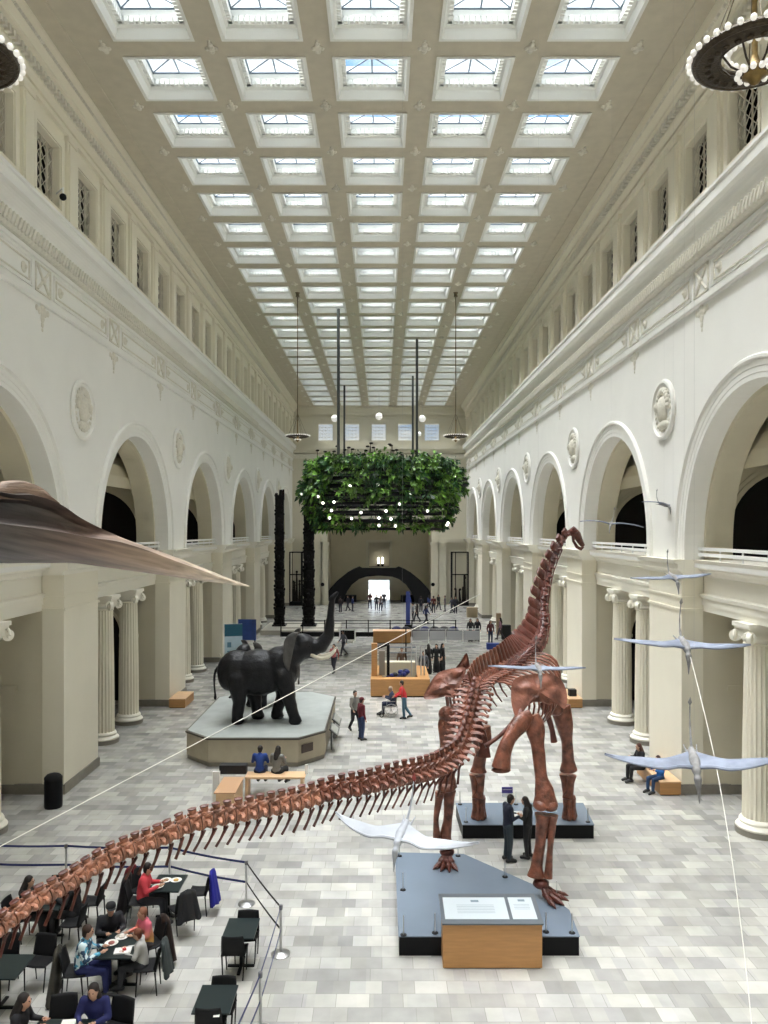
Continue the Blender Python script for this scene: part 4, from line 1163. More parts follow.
# ================================================================ hanging garden
leafm = mat('leaf', (.13,.27,.04), .5, island=.8, var=.6, vscale=1.1)
leafd = mat('dark leaf', (.022,.075,.02), .5, island=.8, var=.4, vscale=.8)
def garden(name_label, cx, cy, rad, z0, rows, dz, nleaf, rods, seed, lights):
    rr = random.Random(seed)
    RD = lambda k: rad*(1.02 - .16*((k-(rows-1)*.5)/((rows-1)*.5))**2)
    t = thing('hanging_garden', name_label, 'hanging garden', (cx, cy, z0))
    for k in range(rows):
        b = MB(); z = k*dz; q = RD(k)
        b.lathe([(q-.06, z), (q, z), (q, z+.17), (q-.06, z+.17), (q-.06, z)], n=56, cap=False)
        b.lathe([(q-.9, z+.02), (q-.1, z+.02), (q-.1, z+.06), (q-.9, z+.06), (q-.9, z+.02)], n=40, cap=False)
        for s_ in range(4):
            a = pi*s_/4+.2; b.tube([(q*cos(a), q*sin(a), z+.05), (-q*cos(a), -q*sin(a), z+.05)], .035, 4)
        b.build('planter_ring', M['blackm'], t)
    L = [MB(), MB()]
    ztop = (rows-1)*dz
    clumps = []
    for i in range(int(nleaf/26)):
        a = rr.random()*2*pi; k = rr.randrange(rows)
        clumps.append((a, k*dz + .20 + rr.random()*.18, RD(k) + rr.uniform(-.30,.10), rr.choice((.2,.26,.34,.6))*(.8 if k < 4 else 1.1), rr.random()))
    for i in range(int(nleaf/90)):
        a = rr.random()*2*pi; clumps.append((a, ztop+.15+rr.random()*.2, rad*sqrt(rr.random()), rr.uniform(.25,.5), rr.random()))
    for (a, z, r0, sz, kind) in clumps:
        c = Vector((r0*cos(a), r0*sin(a), z)); out = Vector((cos(a), sin(a), 0))
        bm_ = L[0] if kind > .45 else L[1]
        droop = rr.random() < .5
        for j in range(26):
            d = Vector((rr.gauss(0,1), rr.gauss(0,1), rr.gauss(0,.8) + (.1 if not droop else -.5))).normalized()
            d = (d + out*.7).normalized(); p0 = c + d*sz*rr.uniform(.1,.7); ln = sz*rr.uniform(.3,.75); wd = ln*rr.uniform(.18,.4)
            s_ = d.cross(Vector((rr.gauss(0,1), rr.gauss(0,1), rr.gauss(0,1)))).normalized()
            tip = p0 + d*ln - Vector((0,0,ln*.35)); mid = p0 + d*ln*.55
            bm_.add([p0, mid + s_*wd, tip, mid - s_*wd], [(0,1,2,3)])
    L[0].build('foliage', leafm, t, kind='stuff'); L[1].build('foliage', leafd, t, kind='stuff')
    if rods:
        for (x, y) in rods:
            b = MB(); b.tube([(x-cx, y-cy, ztop), (x-cx, y-cy, CZ-z0)], .095, 8); b.build('support_pole', cm((.05,.055,.05), .6), t)
    for (px, py) in lights:
        p = P(px, py, cy - rad - .12)
        dx = (p.x-cx)/rad; yy = cy - sqrt(max(.02, 1-dx*dx))*(rad+.15) if abs(dx) < 1 else cy
        p = P(px, py, yy); b = MB(); b.ball((p.x-cx, p.y-cy, p.z-z0), .085, 8, 6)
        b.build('spotlight', mat('garden lamp', (.9,.9,.8), .4, emit=(1,.98,.85), estr=1.6), t)
    return t
lts = [(318,496.5),(323,503),(331.5,510.5),(329.5,518),(351.5,518.5),(361,512.5),(379,525.5),(379,518),(395.5,526),(399.5,504),(391,519),(427.5,511),(448,523),(386,511),(334,502),(378,484.5),(410,494.5),(350,486),(302,494),(447,525)]
garden('big ring-shaped hanging garden of green plants in the middle of the hall', -.14, 53.0, 5.1, H-.02, 9, .54, 27000, [(-2.8,49.4),(2.6,57.2)], 3, lts)
garden('smaller hanging garden partly hidden to the right behind the big one', 4.6, 62.0, 2.3, H+3.0, 4, .5, 5000, None, 5, [(455,477)])
garden('farthest hanging garden, mostly hidden behind the big one', -.2, 73.7, 4.4, H+3.2, 4, .55, 5000, [(-3.7,75.6),(2.84,70.9)], 8, [])
# thin stems with little birds on the big garden
tw = MB(); 
for k in range(26):
    a = pi + R.random()*pi; r0 = 4.6*sqrt(R.random()); x, y = -.14 + r0*cos(a)*1.0, 53 + r0*sin(a)
    h_ = R.uniform(.5, 1.15); z = H + 8*.55
    tw.tube([(x,y,z),(x+R.uniform(-.1,.1),y,z+h_)], .02, 4); tw.ball((x+R.uniform(-.1,.1), y, z+h_), .09, 6, 5, (1.5,1,.8))
gd = [o for o in COL.objects if o.name == 'hanging_garden'][0]
o = tw.build('twig', M['brown'], gd, kind='stuff'); o.matrix_parent_inverse = Matrix.Translation(-gd.location)
# white hanging globes near the end wall
gm_ = MB(); gm_.ball((0,0,0), .36, 16, 12); gm_ = gm_.mesh('globe', mat('globe lamp', (.85,.85,.83), .4, emit=(1,.98,.92), estr=.15), True)
for (px, py, w_) in ((334.7,418.5,'left of the far garden pole'), (379,416.5,'above the middle end-wall window'), (422.3,418.7,'above the fourth end-wall window'), (419.3,434,'lower small one beside the far garden pole')):
    p = P(px, py, 80 if py < 430 else 76); t = thing('globe_lamp', f'white globe lamp hanging before the end wall, {w_}', 'lamp', p, group='white globe lamps')
    o = link('globe', gm_, t); 
    if py > 430: o.scale = (.6,)*3
    b = MB(); b.tube([(0,0,.3),(0,0,CZ-p.z)], .012, 4); b.build('cord', M['steel'], t)
# security camera on the left wall
p = P(63,197,23.9)
t = thing('security_camera', 'small black dome camera on a white bracket by the left clerestory windows', 'camera', (0,0,0))
b = MB(); b.tube([(XL+.02, 24.3, p.z+.28), (p.x, p.y, p.z+.28), (p.x, p.y, p.z+.08)], .03, 6); b.build('bracket', M['white'], t)
b = MB(); b.ball(p, .11, 10, 8); b.build('dome', M['black'], t, True)
# ================================================================ elephants and their platform
t = thing('elephant_platform', 'beige eight-sided platform with dark rim carrying the two elephants', 'platform', (0,0,0))
octo = [(-6.3,27.7),(-3.0,27.7),(-2.1,28.75),(-2.07,34.7),(-3.2,35.7),(-6.3,35.7),(-7.35,34.6),(-7.35,28.75)]
oc = (-4.7, 31.7)
def scl(pts, c, s): return [(c[0]+(x-c[0])*s, c[1]+(y-c[1])*s) for x, y in pts]
b = MB(); b.prism(scl(octo, oc, .985), .16, 1.0); b.build('body', mat('platform beige', (.40,.35,.255), .6, var=.05), t)
b = MB(); b.prism(scl(octo, oc, .975), 0, .16); b.build('plinth', M['stone'], t)
b = MB(); b.prism(octo, .98, 1.04); b.build('rim', mat('rim', (.07,.06,.045), .5), t)
b = MB(); b.prism(scl(octo, oc, .975), 1.04, 1.052); b.build('top', mat('platform floor', (.36,.385,.37), .5, var=.12, vscale=1.5), t)
b = MB()
for k in range(8):
    (x0,y0),(x1,y1) = octo[k], octo[(k+1)%8]
    for f in ([.5] if k not in (0,4) else [.33,.66]):
        pass
b.box(-2.55,-2.50,28.25,28.27,.5,.6); 
rd = MB()
rd.obox((-2.72,28.02,.62), .55,.03,.30, Euler((0,0,.86))); rd.build('plaque', mat('plaque', (.05,.03,.02), .4), t)
for k, (x, y) in enumerate(((-1.86,30.0),(-1.86,31.6))):
    s = MB(); s.obox((x,y,.78), .40,1.1,.05, Euler((0,.7,0))); s.obox((x-.1,y,.4), .06,.5,.7)
    tt = s.build('reading_rail', mat('rail grey', (.10,.105,.10), .4), t)
    q = MB(); q.obox((x+.022,y,.807), .30,.95,.01, Euler((0,.7,0))); q.build('caption_panel', mat('caption', (.35,.36,.33), .5), tt)

def elephant(label, trunk, loc, rz, legs, tuskup, ears):
    t = thing('elephant', label, 'elephant', loc, rz)
    A = [('e',(-.95,0,1.98),(.78,.70,.80)), ('e',(-.1,0,1.90),(1.15,.80,.92)), ('e',(.75,0,2.05),(.78,.68,.88)), ('e',(-1.2,0,1.75),(.5,.55,.6)),
         ((.75,0,2.3),.62,(1.5,0,2.75),.42), ('e',(1.72,0,2.92),(.46,.42,.48)), ('e',(1.62,.0,3.22),(.28,.30,.22)), ((1.75,0,2.75),.34,(2.02,0,2.62),.20), ('e',(1.55,0,2.75),(.4,.44,.38))]
    for k in range(len(trunk)-1): A.append((trunk[k][0], trunk[k][1], trunk[k+1][0], trunk[k+1][1]))
    for (hip, knee, foot) in legs:
        h, k_, f = Vector(hip), Vector(knee), Vector(foot)
        A += [(h, .42, k_, .27), (k_, .26, f+Vector((0,0,.22)), .21), (f+Vector((0,0,.2)), .22, f+Vector((.02,0,.12)), .25), ('e', f+Vector((.03,0,.09)), (.28,.26,.10))]
    me = blob('body', A, .05, [M['eleph']], 6)
    # skin folds: slight displacement
    for v in me.vertices:
        n_ = noise.noise(v.co*3.0)*.02 + noise.noise(v.co*9)*.008
        v.co += v.normal*n_
    link('body', me, t)
    for s in (-1, 1):
        e = MB(); c0 = Vector((1.42, s*.42, 3.0)); spread = ears[0 if s < 0 else 1]
        def fn(u, v, s=s, c0=c0, spread=spread):
            a = -0.2 + u*2.9; r = (.95 + .10*sin(3*a))*v**.9
            x = -r*.62*sin(a)*.9; z = .30 - r*(.95)*(1-cos(a))*.5*1.05 + .25*v*cos(a)
            d = Vector((x*cos(spread), s*(.12 + abs(x)*sin(spread) + .06*sin(5*u+3*v)*v), z))
            return c0 + d
        e.grid(fn, 14, 8)
        me2 = e.mesh('ear', mat('ear hide', (.06,.057,.055), .6, var=.3, vscale=4, bump=.5), True)
        o = link('ear', me2, t); m_ = o.modifiers.new('s', 'SOLIDIFY'); m_.thickness = .035
        tk = MB(); b0 = Vector((1.98, s*.22, 2.62)); z1, z2 = tuskup
        tk.tube(catmull([b0, b0+Vector((.38, s*.10, -.12+z1*.3)), b0+Vector((.75, s*.14, -.02+z1)), b0+Vector((.98, s*.10, .22+z2))], 5), [.075]*5+[.065]*5+[.05]*5+[.02], 10)
        tk.build('tusk', M['ivory'], t, True)
    tl = MB(); tl.tube(catmull([(-1.62,0,2.15),(-1.80,0,1.9),(-1.84,0,1.5),(-1.80,0,1.0)], 5), [.07]*5+[.045]*5+[.035]*5+[.05], 8); tl.ball((-1.80,0,.92), .06, 8, 6, (1,1,1.8)); tl.build('tail', M['eleph'], t, True)
    ey = MB()
    for s in (-1, 1): ey.ball((1.95, s*.36, 2.98), .035, 8, 6)
    ey.build('eye', M['black'], t)
    return t
legsA = [((-.85,-.42,1.7),(-.78,-.42,.85),(-.86,-.42,0)), ((-.75,.42,1.7),(-.30,.42,.85),(-.22,.42,0)), ((.75,.42,1.7),(.82,.42,.95),(.55,.42,0)), ((.95,-.42,1.8),(1.15,-.42,.95),(1.36,-.42,0))]
elephant('dark elephant with raised trunk striding on the beige platform, nearer of the two',
    [((1.95,0,2.85),.34),((2.35,0,2.95),.30),((2.66,0,3.35),.235),((2.72,0,3.95),.175),((2.76,0,4.5),.135),((2.80,0,4.82),.115),((2.98,0,5.0),.085)],
    (-4.75,30.2,1.065), 0.0, legsA, (.0,.0), (.35,1.0))
legsB = [((-.85,-.42,1.7),(-.78,-.42,.85),(-.86,-.42,0)), ((-.75,.42,1.7),(-.70,.42,.85),(-.62,.42,0)), ((.75,.42,1.7),(.82,.42,.95),(.80,.42,0)), ((.85,-.42,1.8),(.95,-.42,.95),(1.0,-.42,0))]
e2 = elephant('second dark elephant half hidden behind the striding one, tusk pointing up',
    [((1.95,0,2.80),.34),((2.2,0,2.4),.27),((2.3,0,1.8),.20),((2.28,0,1.2),.15),((2.38,0,.8),.11),((2.55,0,.75),.08)],
    (-4.75,33.0,1.065), radians(222), legsB, (.05,.15), (.5,.5)); e2.scale = (.80,.80,.80)

# ================================================================ totem poles
def totem(loc, h, r, label, seed):
    rr = random.Random(seed); b = MB(); n = 7; seg = h/n
    b.box(-r*.78, r*.78, -r*.6, r*.8, 0, h*.97)
    for k in range(n):
        z = k*seg; q = r*(1 - .03*k)
        b.lathe([(q*.9,z+.02),(q*1.02,z+seg*.1),(q*.98,z+seg*.45),(q*.86,z+seg*.5),(q*1.05,z+seg*.6),(q*1.06,z+seg*.88),(q*.88,z+seg*.97)], n=16)
        fz = z + seg*.74
        for s in (-1, 1):
            b.ball((s*q*.42, -q*.92, fz+.08), q*.26, 10, 8, (1,.6,.8))           # eyes
            b.ball((s*q*1.0, -q*.2, fz+.34), q*.3, 8, 6, (.6,.6,1))              # ears
            b.tube([(s*q*.95,-q*.5,z+seg*.42),(s*q*.75,-q*1.1,z+seg*.36),(s*q*.25,-q*1.2,z+seg*.42)], q*.16, 8)   # forelegs
            b.ball((s*q*.8,-q*.8,z+seg*.14), q*.34, 8, 6)                        # knees
        if k % 2: b.tube([(0,-q*.8,fz-.02),(0,-q*1.35,fz-.1),(0,-q*1.55,fz-.36)], [q*.34,q*.26,q*.10], 8)     # beak
        else:
            b.ball((0,-q*1.0,fz-.1), q*.24, 8, 6); b.box(-q*.6,q*.6,-q*1.12,-q*.7,fz-.42,fz-.28)                 # nose and mouth
    for k in range(5):
        a = 2*pi*k/5; b.tube([(r*.6*cos(a), r*.6*sin(a), h*.96), (r*.75*cos(a), r*.75*sin(a), h+.35*rr.random()+.1)], [.16,.08], 6)
    t = thing('totem_pole', label, 'totem pole', loc)
    b.build('carved_pole', M['totem'], t, True)
    c = MB(); c.box(-r*1.3, r*1.3, -r*1.3, r*1.3, -.10+.1, .14); c.build('base', M['black'], t)
    return t
tp = MB(); tp.box(-9.9, -3.6, 62.5, 68.0, 0, .38)
tag(tp.build('totem_plinth', mat('plinth grey', (.42,.40,.34), .6), None), 'low pale plinth under the two dark totem poles', 'plinth')
for o in [totem((-8.75,65.7,.38), 11.2, .44, 'tall dark carved totem pole nearer the left wall', 2), totem((-6.25,65.7,.38), 11.2, .50, 'tall dark carved totem pole partly behind the hanging garden', 3)]: pass
def setmat(o, m):
    s = o.material_slots[0]; s.link = 'OBJECT'; s.material = m
def person(label, pose, loc, rz, top, trousers=(.02,.022,.03), hair=(.015,.01,.008), style='short', scale=1.0, skin=None, shoes=(.02,.02,.02), robe=None, group=None, topmat=None, capc=None):
    t = thing('person', label, 'person', loc, rz, group); t.scale = (scale,)*3
    m = HM[pose]
    o = link('body', m['body'], t); setmat(o, skin or M['skin'])
    if robe: q = link('long_coat', m['robe'], t); setmat(q, cm(robe, .8))
    else:
        q = link('top', m['top'], t); setmat(q, topmat or cm(top, .8))
        q = link('trousers', m['trousers'], t); setmat(q, cm(trousers, .8))
    q = link('shoes', m['shoes'], t); setmat(q, cm(shoes, .6))
    if style: q = link('hair', m[style], t); setmat(q, cm(hair, .7))
    if capc: q = link('cap', m['cap'], t); setmat(q, cm(capc, .8))
    return t
def at(px, py): q = PF(px, py, 0.0); return (q.x, q.y, 0.0)
# facing: rz=0 looks away from the camera (+Y); pi looks at the camera
person('person in dark jacket reading a sheet between the skeleton legs, taller of the pair', 'read', at(508,861), radians(-75), (.012,.016,.035), (.03,.045,.06), scale=1.0)
person('shorter person in black coat beside the taller reader between the skeleton legs', 'read', (3.80,20.05,0), radians(60), (.012,.012,.014), (.015,.015,.018), style='long', scale=.93)
pp_ = MB(); pp_.obox((3.50,20.0,1.16), .34,.20,.008, Euler((.5,0,.1)))
tag(pp_.build('leaflet', M['white'], None), 'white sheet of paper held by the taller reader', 'paper')
person('man in grey shirt and black trousers walking beyond the maroon-jacketed person', 'walk', at(355,731.5), radians(-150), (.20,.19,.17), (.012,.012,.015), scale=1.0)
person('person in maroon jacket and blue jeans standing by the beige elephant platform', 'stand', at(361.5,740), radians(-60), (.12,.012,.02), (.03,.05,.12), scale=1.0, capc=(.1,.01,.015))
person('person in pink shirt and dark trousers beneath the elephant trunk', 'walk', at(334,673), radians(160), (.35,.10,.10), (.02,.02,.03), scale=1.0, style='long')
person('person in grey top walking behind the elephant tusk', 'walk', at(343.5,656), radians(120), (.10,.10,.12), (.02,.02,.03), scale=1.0)
person('caregiver in bright red top and blue jeans pushing the wheelchair', 'push', at(404,718.5), radians(85), (.55,.03,.035), (.06,.13,.19), scale=1.0)
for k, (px, w_) in enumerate(((428.5,'left one'),(436.5,'middle one'),(442.5,'right one'))):
    person(f'person in long black clothes by the wooden kiosk, {w_} of three', 'stand', at(px, 674.5-1.5*k), radians((20,160,-120)[k]), None, robe=(.006,.006,.007), style='long', scale=(1.03,1.0,.98)[k], group='three people in black')
person('person in brown coat seated behind the wooden kiosk counter', 'stand', (1.15,44.6,0), radians(180), (.12,.07,.045), (.06,.04,.03))
person('person in grey jacket standing by the right posts of the kiosk', 'stand', (2.35,43.3,0), radians(170), (.09,.10,.12), (.06,.07,.09))
# seated person in wheelchair
person('person in navy clothes sitting in the wheelchair', 'sit', (.50,35.35,.07), radians(90), (.03,.04,.08), (.015,.02,.05), hair=(.35,.27,.2))
# on the right bench
person('person in bright blue jacket sitting on the front end of the right bench', 'sit', (9.1,25.15,0), radians(115), (.02,.13,.42), (.02,.05,.12), scale=.92, style='long', hair=(.05,.02,.015))
person('person in black sitting on the right bench against the wall', 'sit', (8.85,26.2,0), radians(100), (.012,.012,.014), (.012,.012,.014), style='long', hair=(.08,.03,.02))
# two sitting at the pale bench behind the tail, seen from the back
person('person in royal blue jacket sitting with back turned on the pale bench table', 'sit', (-3.95,24.85,.27), 0.0, (.012,.045,.22), (.015,.02,.05))
person('person in grey hoodie with long dark hair sitting on the pale bench table', 'sit', (-3.40,24.8,.27), radians(-20), (.17,.17,.16), (.02,.02,.02), style='long')
# mid distance right
person('person in black coat on the right side of the far barrier, left of a pair', 'stand', at(470.5,641.5), radians(170), None, robe=(.008,.008,.010), style='long')
person('person in dark top on the right side of the far barrier, right of a pair', 'stand', at(477.5,641), radians(150), (.015,.015,.02), (.05,.055,.07), style='long')
person('person in dark red jacket by the blue crate near the right piers', 'stand', at(490.5,643.5), radians(190), (.08,.02,.02), (.02,.03,.07), style='long')
person('person in mauve top bending near the right pier', 'walk', at(500.5,640), radians(60), (.20,.10,.14), (.06,.05,.06), style='long')
# far crowd
far_cols = [(.02,.02,.03),(.03,.05,.18),(.10,.02,.02),(.02,.02,.02),(.15,.12,.12),(.04,.04,.06),(.02,.03,.10),(.20,.20,.22),(.03,.02,.02)]
where = [(421,612,'left of the far right crowd'),(429,611,'beside a blue-clad visitor'),(433.5,613,'in the middle of the crowd'),(438.5,610,'behind the long cable'),(445,611.5,'near the right display case'),(452,613,'at the right end of the crowd'),
         (439.5,601,'below the right display case, left'),(447.5,601,'below the right display case, right'),(340.5,612,'left of the stairway foot'),(348,611,'before the left stairway'),(352.5,611.5,'right beside another before the left stairway'),
         (370,609,'just left of the bright doorway'),(376.5,610,'in front of the bright doorway'),(380.5,611,'in the light of the bright doorway'),(384,608,'right of the bright doorway centre'),
         (426,624.5,'among the tables behind the wooden box'),(413,621,'beside the blue pillar'),(417,622,'second beside the blue pillar'),(455.5,613.5,'last before the right wall')]
for k, (px, py, w_) in enumerate(where):
    c_ = far_cols[k % 9]
    person(f'distant visitor in {"dark" if sum(c_) < .15 else "muted"} clothes {w_}', ('stand','walk')[k % 2], at(px, py), R.random()*6, c_, (.02,.02,.035), style=('short','long')[k % 2], scale=R.uniform(.93,1.03), group='distant visitors at the far end')
person('visitor in bright blue clothes at the far end beside a tall blue sign', 'stand', at(408.5,611), radians(170), (.02,.05,.35), (.02,.04,.2))

# ================================================================ wheelchair
t = thing('wheelchair', 'dark wheelchair with large spoked wheels being pushed in front of the kiosk', 'wheelchair', (.42,35.35,0), radians(90))
for s in (-1, 1):
    w_ = MB(); w_.tube([(s*.29, .30*cos(2*pi*k/28), .31+.30*sin(2*pi*k/28)) for k in range(29)], .018, 6, cap=False)
    for k in range(10): w_.tube([(s*.29,0,.31),(s*.29,.29*cos(2*pi*k/10),.31+.29*sin(2*pi*k/10))], .005, 4)
    w_.build('wheel', M['steel'], t)
    w2 = MB(); w2.tube([(s*.26, .44+.08*cos(2*pi*k/16), .09+.08*sin(2*pi*k/16)) for k in range(17)], .016, 6, cap=False); w2.build('caster', M['black'], t)
    f_ = MB(); f_.tube([(s*.24,-.26,.95),(s*.24,-.2,.5),(s*.24,.35,.5),(s*.24,.44,.1)], .014, 6); f_.tube([(s*.24,.2,.5),(s*.24,.2,.72),(s*.24,-.2,.72)], .014, 6); f_.build('frame', M['steel'], t)
    f_ = MB(); f_.obox((s*.12,.58,.10), .16,.18,.02); f_.build('footrest', M['black'], t)
b = MB(); b.box(-.23,.23,-.2,.28,.46,.51); b.build('seat', M['black'], t)
b = MB(); b.box(-.23,.23,-.24,-.20,.5,.92); b.build('backrest', M['black'], t)
b = MB(); b.tube([(-.24,-.30,.95),(-.24,-.22,.93)], .02, 6); b.build('handle', M['black'], t)
b = MB(); b.tube([(.24,-.30,.95),(.24,-.22,.93)], .02, 6); b.build('handle', M['black'], t)
# ================================================================ cafe tables and chairs
def chair_meshes():
    b = MB()
    def fn(u, v):      # moulded shell: seat then back
        x = (v-.5)*.46
        if u < .5: y = .22 - .42*(u/.5); z = .455 - .015*sin(pi*u/.5) + .02*abs(v-.5)*2
        else: t = (u-.5)/.5; y = -.20 - .09*t - .03*sin(pi*(v))*-1*.5; z = .46 + .40*t; x *= 1 - .10*t*t
        return (x, y + .05*(abs(v-.5)*2)**2*(1 if u > .5 else 0), z)
    b.grid(fn, 16, 8); me = b.mesh('shell', M['blackm'], True)
    l = MB(); l.tube([(0,0,.45),(0,0,0)], [.016,.011], 6); leg = l.mesh('leg', M['black'])
    return me, leg
csh, clg = chair_meshes()
def chair(label, x, y, rz, group='black cafe chairs'):
    t = thing('cafe_chair', label, 'chair', (x, y, 0), rz, group)
    o = link('seat', csh, t); m = o.modifiers.new('s', 'SOLIDIFY'); m.thickness = .022
    for sx in (-1, 1):
        for sy, dy in ((1, .18), (-1, -.20)):
            q = link('leg', clg, t, (sx*.19, dy, 0)); q.rotation_euler = Euler((sy*.07, -sx*-.05, 0))
    return t
def table(label, x, y, w=.62, d=.78, group='dark cafe tables', rz=0):
    t = thing('cafe_table', label, 'table', (x, y, 0), rz, group)
    b = MB(); b.box(-w/2, w/2, -d/2, d/2, .725, .75); b.build('tabletop', M['tablet'], t)
    b = MB(); b.tube([(0,0,.02),(0,0,.73)], .035, 10); b.build('pedestal', M['black'], t)
    b = MB(); b.box(-w*.42, w*.42, -.03, .03, 0, .03); b.box(-.03, .03, -d*.40, d*.40, 0, .03); b.build('foot', M['black'], t)
    return t
pi2 = pi/2
table('empty dark table beside the blue belt, farther from the bottom edge', -2.76, 15.07)
chair('chair tucked at the far side of the farther empty table by the blue belt', -2.70, 15.32, pi)
chair('chair tucked at the near side of the farther empty table by the blue belt', -2.83, 14.78, 0)
table('empty dark table near the bottom edge beside the steel posts', -2.77, 12.8)
chair('chair at the far side of the nearer empty table by the posts', -2.72, 13.02, pi)
chair('chair with a small white card at the near side of the bottom table', -2.80, 12.60, 0)
b = MB(); b.obox((-2.66,12.36,.753), .10,.10,.004, Euler((0,0,.1))); tag(b.build('card', M['white'], None), 'small white card on the near edge of the bottom empty table', 'card')
# left edge black table
table('dark empty table cut by the left edge of the picture', -6.85, 13.75, .95, .78)
chair('chair behind the right corner of the left edge table', -6.42, 14.42, pi-.15); chair('chair behind the left corner of the left edge table', -7.12, 14.45, pi)
chair('chair at the near side of the left edge table', -6.85, 13.05, .1)
# group table in the middle
table('dark table crowded with food among four seated visitors', -4.92, 14.45, .70, .90)
chair('chair under the visitor in the black cap', -5.36, 15.14, pi+.5); chair('chair under the visitor in the blue patterned jacket', -5.62, 14.10, -pi2+.15)
chair('chair under the child in the white shirt', -4.35, 14.28, pi2+.1); chair('chair under the visitor in the pink and yellow top', -4.52, 15.05, pi2+.7)
person('person in black cap and black sweater eating at the crowded table', 'sit', (-5.34,15.09,0), pi+.5, (.014,.014,.018), (.02,.02,.03), capc=(.01,.01,.012))
mpat = mat('patterned cloth', (.22,.55,.68), .8); nt_ = mpat.node_tree; tcc = nt_.nodes.new('ShaderNodeTexCoord'); vo = nt_.nodes.new('ShaderNodeTexVoronoi'); vo.inputs['Scale'].default_value = 16
crp = nt_.nodes.new('ShaderNodeValToRGB'); crp.color_ramp.interpolation = 'CONSTANT'; e_ = crp.color_ramp.elements; e_[0].color = (.02,.06,.12,1); e_[1].position = .36; e_[1].color = (.08,.34,.50,1); q_ = e_.new(.62); q_.color = (.60,.72,.75,1)
nt_.links.new(tcc.outputs['Object'], vo.inputs['Vector']); sp_ = nt_.nodes.new('ShaderNodeSeparateColor'); nt_.links.new(vo.outputs['Color'], sp_.inputs[0]); nt_.links.new(sp_.outputs[0], crp.inputs[0]); nt_.links.new(crp.outputs[0], nt_.nodes['Principled BSDF'].inputs['Base Color'])
person('person in blue and white patterned jacket sitting at the crowded table', 'sit', (-5.52,14.12,0), -pi2+.15, None, (.01,.015,.09), topmat=mpat, hair=(.035,.015,.008), style='short')
person('red-haired child in white shirt sitting at the crowded table', 'sit', (-4.45,14.30,.06), pi2+.1, (.45,.44,.42), (.03,.03,.035), hair=(.16,.045,.02), scale=.84)
mpy = mat('pink yellow cloth', (.6,.2,.25), .8, var=.0); nt_ = mpy.node_tree; tcc = nt_.nodes.new('ShaderNodeTexCoord'); sx_ = nt_.nodes.new('ShaderNodeSeparateXYZ'); cr_ = nt_.nodes.new('ShaderNodeValToRGB'); cr_.color_ramp.elements[0].position = .55; cr_.color_ramp.elements[0].color = (.65,.36,.08,1); cr_.color_ramp.elements[1].position = .95; cr_.color_ramp.elements[1].color = (.60,.12,.17,1)
nt_.links.new(tcc.outputs['Object'], sx_.inputs[0]); nt_.links.new(sx_.outputs[2], cr_.inputs[0]); nt_.links.new(cr_.outputs[0], nt_.nodes['Principled BSDF'].inputs['Base Color'])
person('person in pink and yellow top sitting at the far right of the crowded table', 'sit', (-4.58,15.02,.02), pi2+.7, None, (.05,.04,.04), topmat=mpy, hair=(.22,.09,.05), scale=.92)
def coat(label, x, y, rz, col, w=.50, z0=.28, flare=.10):
    """coat draped over a chair back"""
    b = MB(); rr = random.Random(label); ph = rr.random()*6
    def fn(u, v):
        a = 2*pi*u; z = z0 + (.97-z0)*v
        ww = w*(.46 + flare*(1-v)**1.5 - .10*v) * (1 if v < .86 else sqrt(max(0, 1-((v-.86)/.14)**2)))
        tt = (.055 + .03*(1-v)) * (1 if v < .86 else sqrt(max(0, 1-((v-.86)/.14)**2)))
        fo = 1 + .22*sin(7*a+ph)*(1-v*.6) + .10*sin(13*a+2*ph)
        return (ww*cos(a), -.275 + .04*(v-1) - .05*(1-v) + tt*fo*sin(a), z + .03*sin(3*a+ph)*(1-v))
    b.grid(fn, 40, 14); me = b.mesh('coat', cm(col, .85), True)
    t = link('coat', me, None, (x, y, 0), rz); m = t.modifiers.new('s', 'SOLIDIFY'); m.thickness = .012
    return tag(t, label, 'coat', 'coats hung on cafe chairs')
coat('long dark brown coat on the chair of the visitor in pink and yellow', -4.50, 15.03, pi2+.7, (.03,.018,.014), .52, .10)
coat('dark olive coat on the chair of the visitor in the patterned jacket', -5.64, 14.10, -pi2+.15, (.045,.04,.03), .52, .06, .3)
coat('grey-green jacket on the chair of the child', -4.33, 14.27, pi2+.1, (.04,.05,.05), .46, .35)
# upper table
table('dark table with plates in front of the blue coat', -4.72, 17.0, .66, .82)
chair('chair under the visitor in the red shirt', -5.32, 16.75, -pi2+.1); chair('chair carrying the blue coat', -4.08, 17.2, pi2); chair('chair with black jackets at the near right of the plate table', -4.28, 16.45, pi2-.9)
chair('chair behind the red shirt carrying a red and black coat', -5.42, 17.30, -pi2-.4)
person('person in coral red shirt eating at the table with plates', 'sit', (-5.22,16.77,0), -pi2+.1, (.60,.05,.07), (.015,.015,.02))
coat('bright blue coat hanging on the chair at the right of the plate table', -4.08, 17.2, pi2, (.012,.015,.26), .52, .25)
coat('dark red jacket on the chair behind the red shirt', -5.42, 17.3, -pi2-.4, (.13,.008,.014), .46, .45)
coat('long black coat spreading from the chair of the red shirt', -5.36, 16.98, -pi2-.1, (.014,.009,.010), .60, .12, .35)
coat('black jacket on the near right chair of the plate table', -4.28, 16.45, pi2-.9, (.012,.012,.014), .50, .35)
